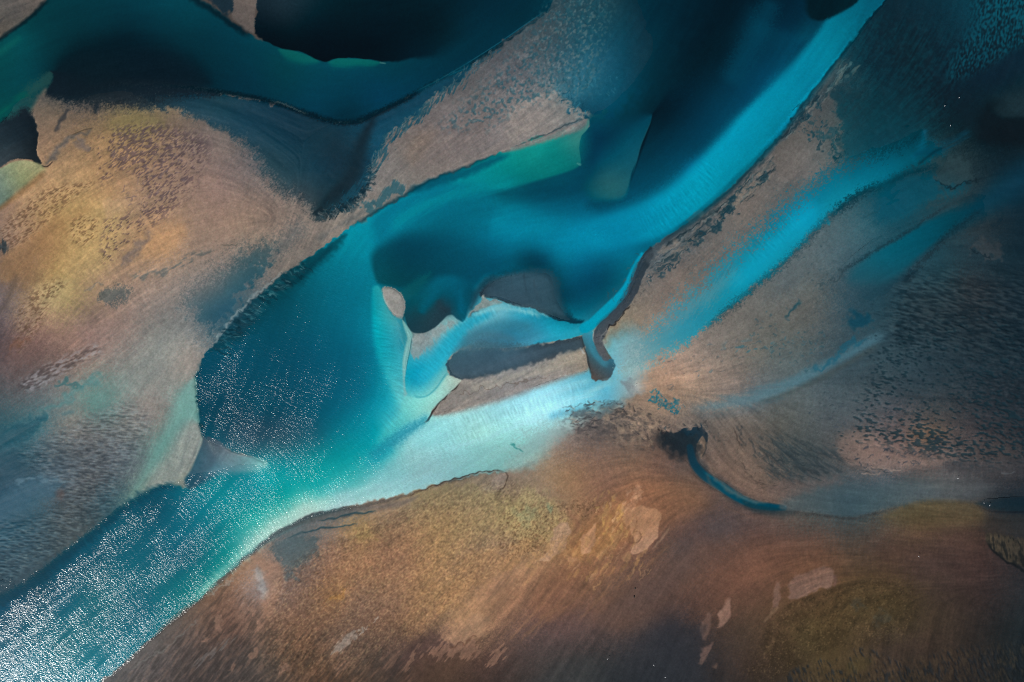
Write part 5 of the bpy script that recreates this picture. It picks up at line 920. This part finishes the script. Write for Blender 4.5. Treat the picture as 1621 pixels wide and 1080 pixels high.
# silty water: colour of the suspended silt and the bed, clear-coat gloss of the surface, wind ripples
m_water, nt, b = mk('silty_water'); L = nt.links
tc = albedo(nt, b, .03, .5)
b.inputs['Roughness'].default_value = .14; b.inputs['IOR'].default_value = 1.33; b.inputs['Specular IOR Level'].default_value = .4
mp = node(nt, 'ShaderNodeMapping'); mp.inputs['Rotation'].default_value = (0, 0, math.radians(-22)); mp.inputs['Scale'].default_value = (.7, 1.6, 1)
L.new(tc.outputs['Object'], mp.inputs['Vector'])
n1 = node(nt, 'ShaderNodeTexNoise', Scale=1.05, Detail=2.0, Roughness=.55); L.new(mp.outputs[0], n1.inputs['Vector'])
rip = node(nt, 'ShaderNodeAttribute', attribute_name='ripple')
mu = node(nt, 'ShaderNodeMath', operation='MULTIPLY'); L.new(n1.outputs[0], mu.inputs[0]); L.new(rip.outputs['Fac'], mu.inputs[1])
bp = bump(nt, mu.outputs[0], 1.0, .3)
L.new(bp.outputs[0], b.inputs['Normal'])

def cells(mask): 
    m = mask > .5; return m[:-1, :-1] | m[1:, :-1] | m[:-1, 1:] | m[1:, 1:]
def tag(o, label, cat, kind='structure', group=None):
    if kind: o['kind'] = kind
    o['label'] = label; o['category'] = cat
    if group: o['group'] = group
    return o
# water sheets, each body its own surface, reaching a little way under its banks
_rc = rbf([(50, 1050), (250, 900), (400, 800), (520, 700), (420, 700), (450, 560), (600, 500), (700, 690), (900, 640), (700, 330), (900, 380), (1200, 200), (1400, 20), (200, 60), (500, 130), (700, 40), (1400, 270), (1200, 430), (1450, 380), (1200, 790), (700, 580), (800, 510), (1580, 800)],
          np.array([[.43], [.5], [.7], [.78], [1.05], [.6], [.35], [.45], [.25], [.16], [.14], [.08], [.05], [.06], [.05], [.05], [.05], [.05], [.05], [.05], [.25], [.2], [.05]]), 60.0, 2.0)[..., 0]
RIPG = np.clip(_rc*(1+.14*N20+.14*N8+.16*AL2+.16*AL3), .04, 1.2)
_ln = np.zeros((NY, NX), np.float32)
for q in ('420,560,30 400,620,30 440,660,20', '-20,975,8 40,930,9 100,890,9 160,845,9 210,805,8', '250,960,6 230,985,7 200,1015,8 175,1040,8 150,1075,8', '60,1010,5 90,985,7 120,955,6', '340,870,5 300,905,6 240,955,5'):
    S(q, '0', f=7, out=_ln, n=('m', 2))
_hi = np.zeros((NY, NX), np.float32)
S('120,1085,14 200,1030,12 260,985,11 330,925,10 400,865,8 450,830,6', '0', f=12, out=_hi)
S('120,1090,10 160,1060,10 200,1030,9', '0', f=18, out=_hi); S('250,905,10 330,850,12 400,800,12 460,775,10', '0', f=12, out=_hi)
_eg = np.zeros((NY, NX), np.float32)
S('-30,975,10 0,955,12 50,925,12 100,885,12 150,845,11 200,805,9 240,782,7 280,778,7', '0', f=14, out=_eg, n=('m', 3), taper=False)
RIPG = np.clip(RIPG*(1-.3*_ln)*(1+.9*_hi)*(1-.8*_eg), .03, 1.5)
RIP = spread(RIPG)
crest = spread((AX1*.014+AX2*.02)*RIPG)
taken = np.zeros((len(AV)-1, len(AU)-1), bool)
def dil(m, s=2.2): return (blur(m, s) > .06) | ((blur(m, 16) > .02) & (H < .06) & (bars_near < .5) & (np.maximum(SOFT, SOFT2) > .3))
bars_near = np.maximum.reduce([M_island, M_islet, M_mud, M_bar])
for nm, m, lab, cat in (('river', M_river*(1-np.maximum.reduce([M_island, M_islet, M_mud, M_bar])), 'wide turquoise river braiding from the top right down to the glittering bottom left corner', 'river'),
                  ('channel', M_channel, 'dark teal channel curving along the top left edge of the flats', 'river channel'),
                  ('stream', M_sheet, 'bright blue shallow stream crossing the sand flats right of the main river', 'stream'),
                  ('side_stream', M_side, 'dull teal side stream at the right, below the bright blue stream', 'stream'),
                  ('creek', M_creek, 'narrow dark creek hooking down from a dark pond right of the picture centre', 'creek'),
                  ('lagoon', M_east, 'small dark blue pool at the right edge above the brown flats', 'pool')):
    mk_ = dil(m).astype(np.float32)
    c = cells(np.round(spread(mk_))) & ~taken
    taken |= c
    tag(grid_mesh(nm, crest, c, m_water, {'albedo': ALBs, 'ripple': RIP}), lab, cat)
# ground
bars = np.zeros_like(taken)
for nm, m, lab, cat in (('sandbar', M_island, 'long tapering sandbar with a dark grey mud top between the turquoise arms and the pale plume', 'sandbar'),
                  ('sand_islet', M_islet, 'tiny rounded grey sand islet at the tip of the dark lobes in the basin', 'sandbar'),
                  ('mud_bank', M_mud, 'grey ribbed mud bank in the middle of the dark basin', 'mud bank'),
                  ('sand_spit', M_bar, 'thin curved pale sand spit running down from the little islet', 'sand spit')):
    c = cells(spread(m)) & ~bars; bars |= c
    tag(grid_mesh(nm, Hs, c, m_sand, {'albedo': ALBs, 'wet': GLs}), lab, cat)
tag(grid_mesh('ground', Hs, ~bars, m_sand, {'albedo': ALBs, 'wet': GLs}), 'brown and grey tidal sand flats that spread around all the water', 'sand flat')
# ---------------------------------------------------------------- gulls and stones
def ground_z(u, v):
    return float(bilin(Hs, np.array([np.interp(u, AU, np.arange(len(AU)))]), np.array([np.interp(v, AV, np.arange(len(AV)))]))[0])
m_gull, nt, b = mk('gull_plumage'); b.inputs['Roughness'].default_value = .8
tc = node(nt, 'ShaderNodeTexCoord'); sx = node(nt, 'ShaderNodeSeparateXYZ'); nt.links.new(tc.outputs['Object'], sx.inputs[0])
ab = node(nt, 'ShaderNodeMath', operation='ABSOLUTE'); nt.links.new(sx.outputs['X'], ab.inputs[0])
cr = node(nt, 'ShaderNodeValToRGB'); cr.color_ramp.elements[0].position = .12; cr.color_ramp.elements[0].color = (.6, .6, .58, 1)
cr.color_ramp.elements[1].position = .3; cr.color_ramp.elements[1].color = (.55, .57, .6, 1)
e = cr.color_ramp.elements.new(.72); e.color = (.55, .57, .6, 1); e = cr.color_ramp.elements.new(.78); e.color = (.03, .03, .035, 1)
nt.links.new(ab.outputs[0], cr.inputs[0]); nt.links.new(cr.outputs[0], b.inputs['Base Color'])
m_beak, nt, b = mk('gull_beak'); b.inputs['Base Color'].default_value = (.7, .45, .05, 1)
def gull_mesh():
    vs_, fs = [], []
    xs = [-.82, -.7, -.52, -.34, -.2, -.1, -.055, 0, .055, .1, .2, .34, .52, .7, .82]
    for x in xs:
        a = abs(x)
        if a < .12: ln = .58*math.sqrt(max(0, 1-(a/.125)**2))*.5+.1; y0 = -.0; th = .075*math.sqrt(max(0, 1-(a/.13)**2))+.012; z = 0
        else: ln = .105*(1-((a-.12)/.75)**1.6)+.012; y0 = .1+.12*math.sin((a-.1)*3.4)-.34*max(0, a-.34); th = .012; z = .1*math.sin((a-.1)*3.2)
        for k in range(10):
            t = 2*math.pi*k/10; vs_.append((x, y0+ln*math.cos(t), z+th*math.sin(t)))
    n = len(xs)
    for i in range(n-1):
        for k in range(10): fs.append((i*10+k, i*10+(k+1) % 10, (i+1)*10+(k+1) % 10, (i+1)*10+k))
    fs.append(tuple(range(9, -1, -1))); fs.append(tuple((n-1)*10+k for k in range(10)))
    me = bpy.data.meshes.new('gull'); me.from_pydata(vs_, [], fs); me.materials.append(m_gull); me.update(); me.shade_smooth()
    return me
gm = gull_mesh()
bk = bpy.data.meshes.new('beak'); bk.from_pydata([(-.02, .36, .0), (.02, .36, 0), (0, .36, .03), (0, .45, .005)], [], [(0, 1, 3), (1, 2, 3), (2, 0, 3), (0, 2, 1)]); bk.materials.append(m_beak)
GULLS = [(1515.5, 156.5, 40, 'small white gull over dark teal shallows, the highest of three at the top right'),
         (1492.5, 169.5, 200, 'small white gull over dark teal shallows, leftmost of three at the top right'),
         (1501.5, 200.8, 75, 'small white gull over dark teal shallows, lowest of three at the top right'),
         (1513.0, 757.0, 10, 'lone white gull over the pale grey mud just above the olive film at the right'),
         (1555.0, 795.5, 95, 'white gull by the tip of the dark pool at the right edge, left of two'),
         (1564.0, 799.4, 60, 'white gull over the dark pool at the right edge, right one of two'),
         (1451.5, 879.3, 130, 'lone white gull over the plain brown flat right of the pale oblong sand patch'),
         (961.3, 1041.5, 15, 'white gull over the dark mud at the bottom centre, leftmost of three'),
         (1034.0, 1051.7, 300, 'dim white gull over the dark mud at the bottom centre, middle one of three'),
         (1052.0, 1070.3, 180, 'white gull over the dark mud close to the bottom edge, rightmost of three'),
         (1004.6, 610.7, 30, 'white gull over the pale wake just right of the dark inlet mouth')]
for u, v, a, lab in GULLS:
    o = bpy.data.objects.new('gull', gm); C.objects.link(o)
    o.location = ((u-810.5)*SC, (540-v)*SC, max(ground_z(u, v), 0)+2.2); o.rotation_euler = (0, 0, math.radians(a)); o.scale = (.8, .8, .8)
    o['label'] = lab; o['category'] = 'gull'; o['group'] = 'gulls scattered low over the flats'
    c = bpy.data.objects.new('beak', bk); C.objects.link(c); c.parent = o
m_stone, nt, b = mk('stone'); b.inputs['Base Color'].default_value = (.02, .014, .01, 1); b.inputs['Roughness'].default_value = .7
tc = node(nt, 'ShaderNodeTexCoord'); n1 = node(nt, 'ShaderNodeTexNoise', Scale=4.0, Detail=4.0); nt.links.new(tc.outputs['Object'], n1.inputs['Vector'])
cr = node(nt, 'ShaderNodeValToRGB'); cr.color_ramp.elements[0].color = (.012, .009, .007, 1); cr.color_ramp.elements[1].color = (.06, .045, .035, 1)
nt.links.new(n1.outputs[0], cr.inputs[0]); nt.links.new(cr.outputs[0], b.inputs['Base Color'])
def stone(u, v, sx_, sy_, sz_, seed, lab):
    r = np.random.RandomState(seed); vs_, fs = [], []
    for i in range(9):
        ph = math.pi*i/8
        for k in range(14):
            t = 2*math.pi*k/14; rr = 1+.12*math.sin(3*t+seed+ph*2)+.07*r.randn()*math.sin(ph)
            vs_.append((sx_*rr*math.sin(ph)*math.cos(t), sy_*rr*math.sin(ph)*math.sin(t), sz_*math.cos(ph)*(1+.05*r.randn())))
    for i in range(8):
        for k in range(14): fs.append((i*14+k, (i+1)*14+k, (i+1)*14+(k+1) % 14, i*14+(k+1) % 14))
    me = bpy.data.meshes.new('stone'); me.from_pydata(vs_, [], fs); me.materials.append(m_stone); me.update(); me.shade_smooth()
    o = bpy.data.objects.new('stone', me); C.objects.link(o)
    o.location = ((u-810.5)*SC, (540-v)*SC, ground_z(u, v)+sz_*.35); o['label'] = lab; o['category'] = 'stone'; o['group'] = 'dark stones on the brown flat'
stone(1005.4, 931.4, .62, .45, .4, 3, 'dark rounded stone on the smooth brown flat, the upper of two')
stone(1003.6, 944.4, .42, .8, .4, 5, 'dark narrow stone on the smooth brown flat, the lower of two')
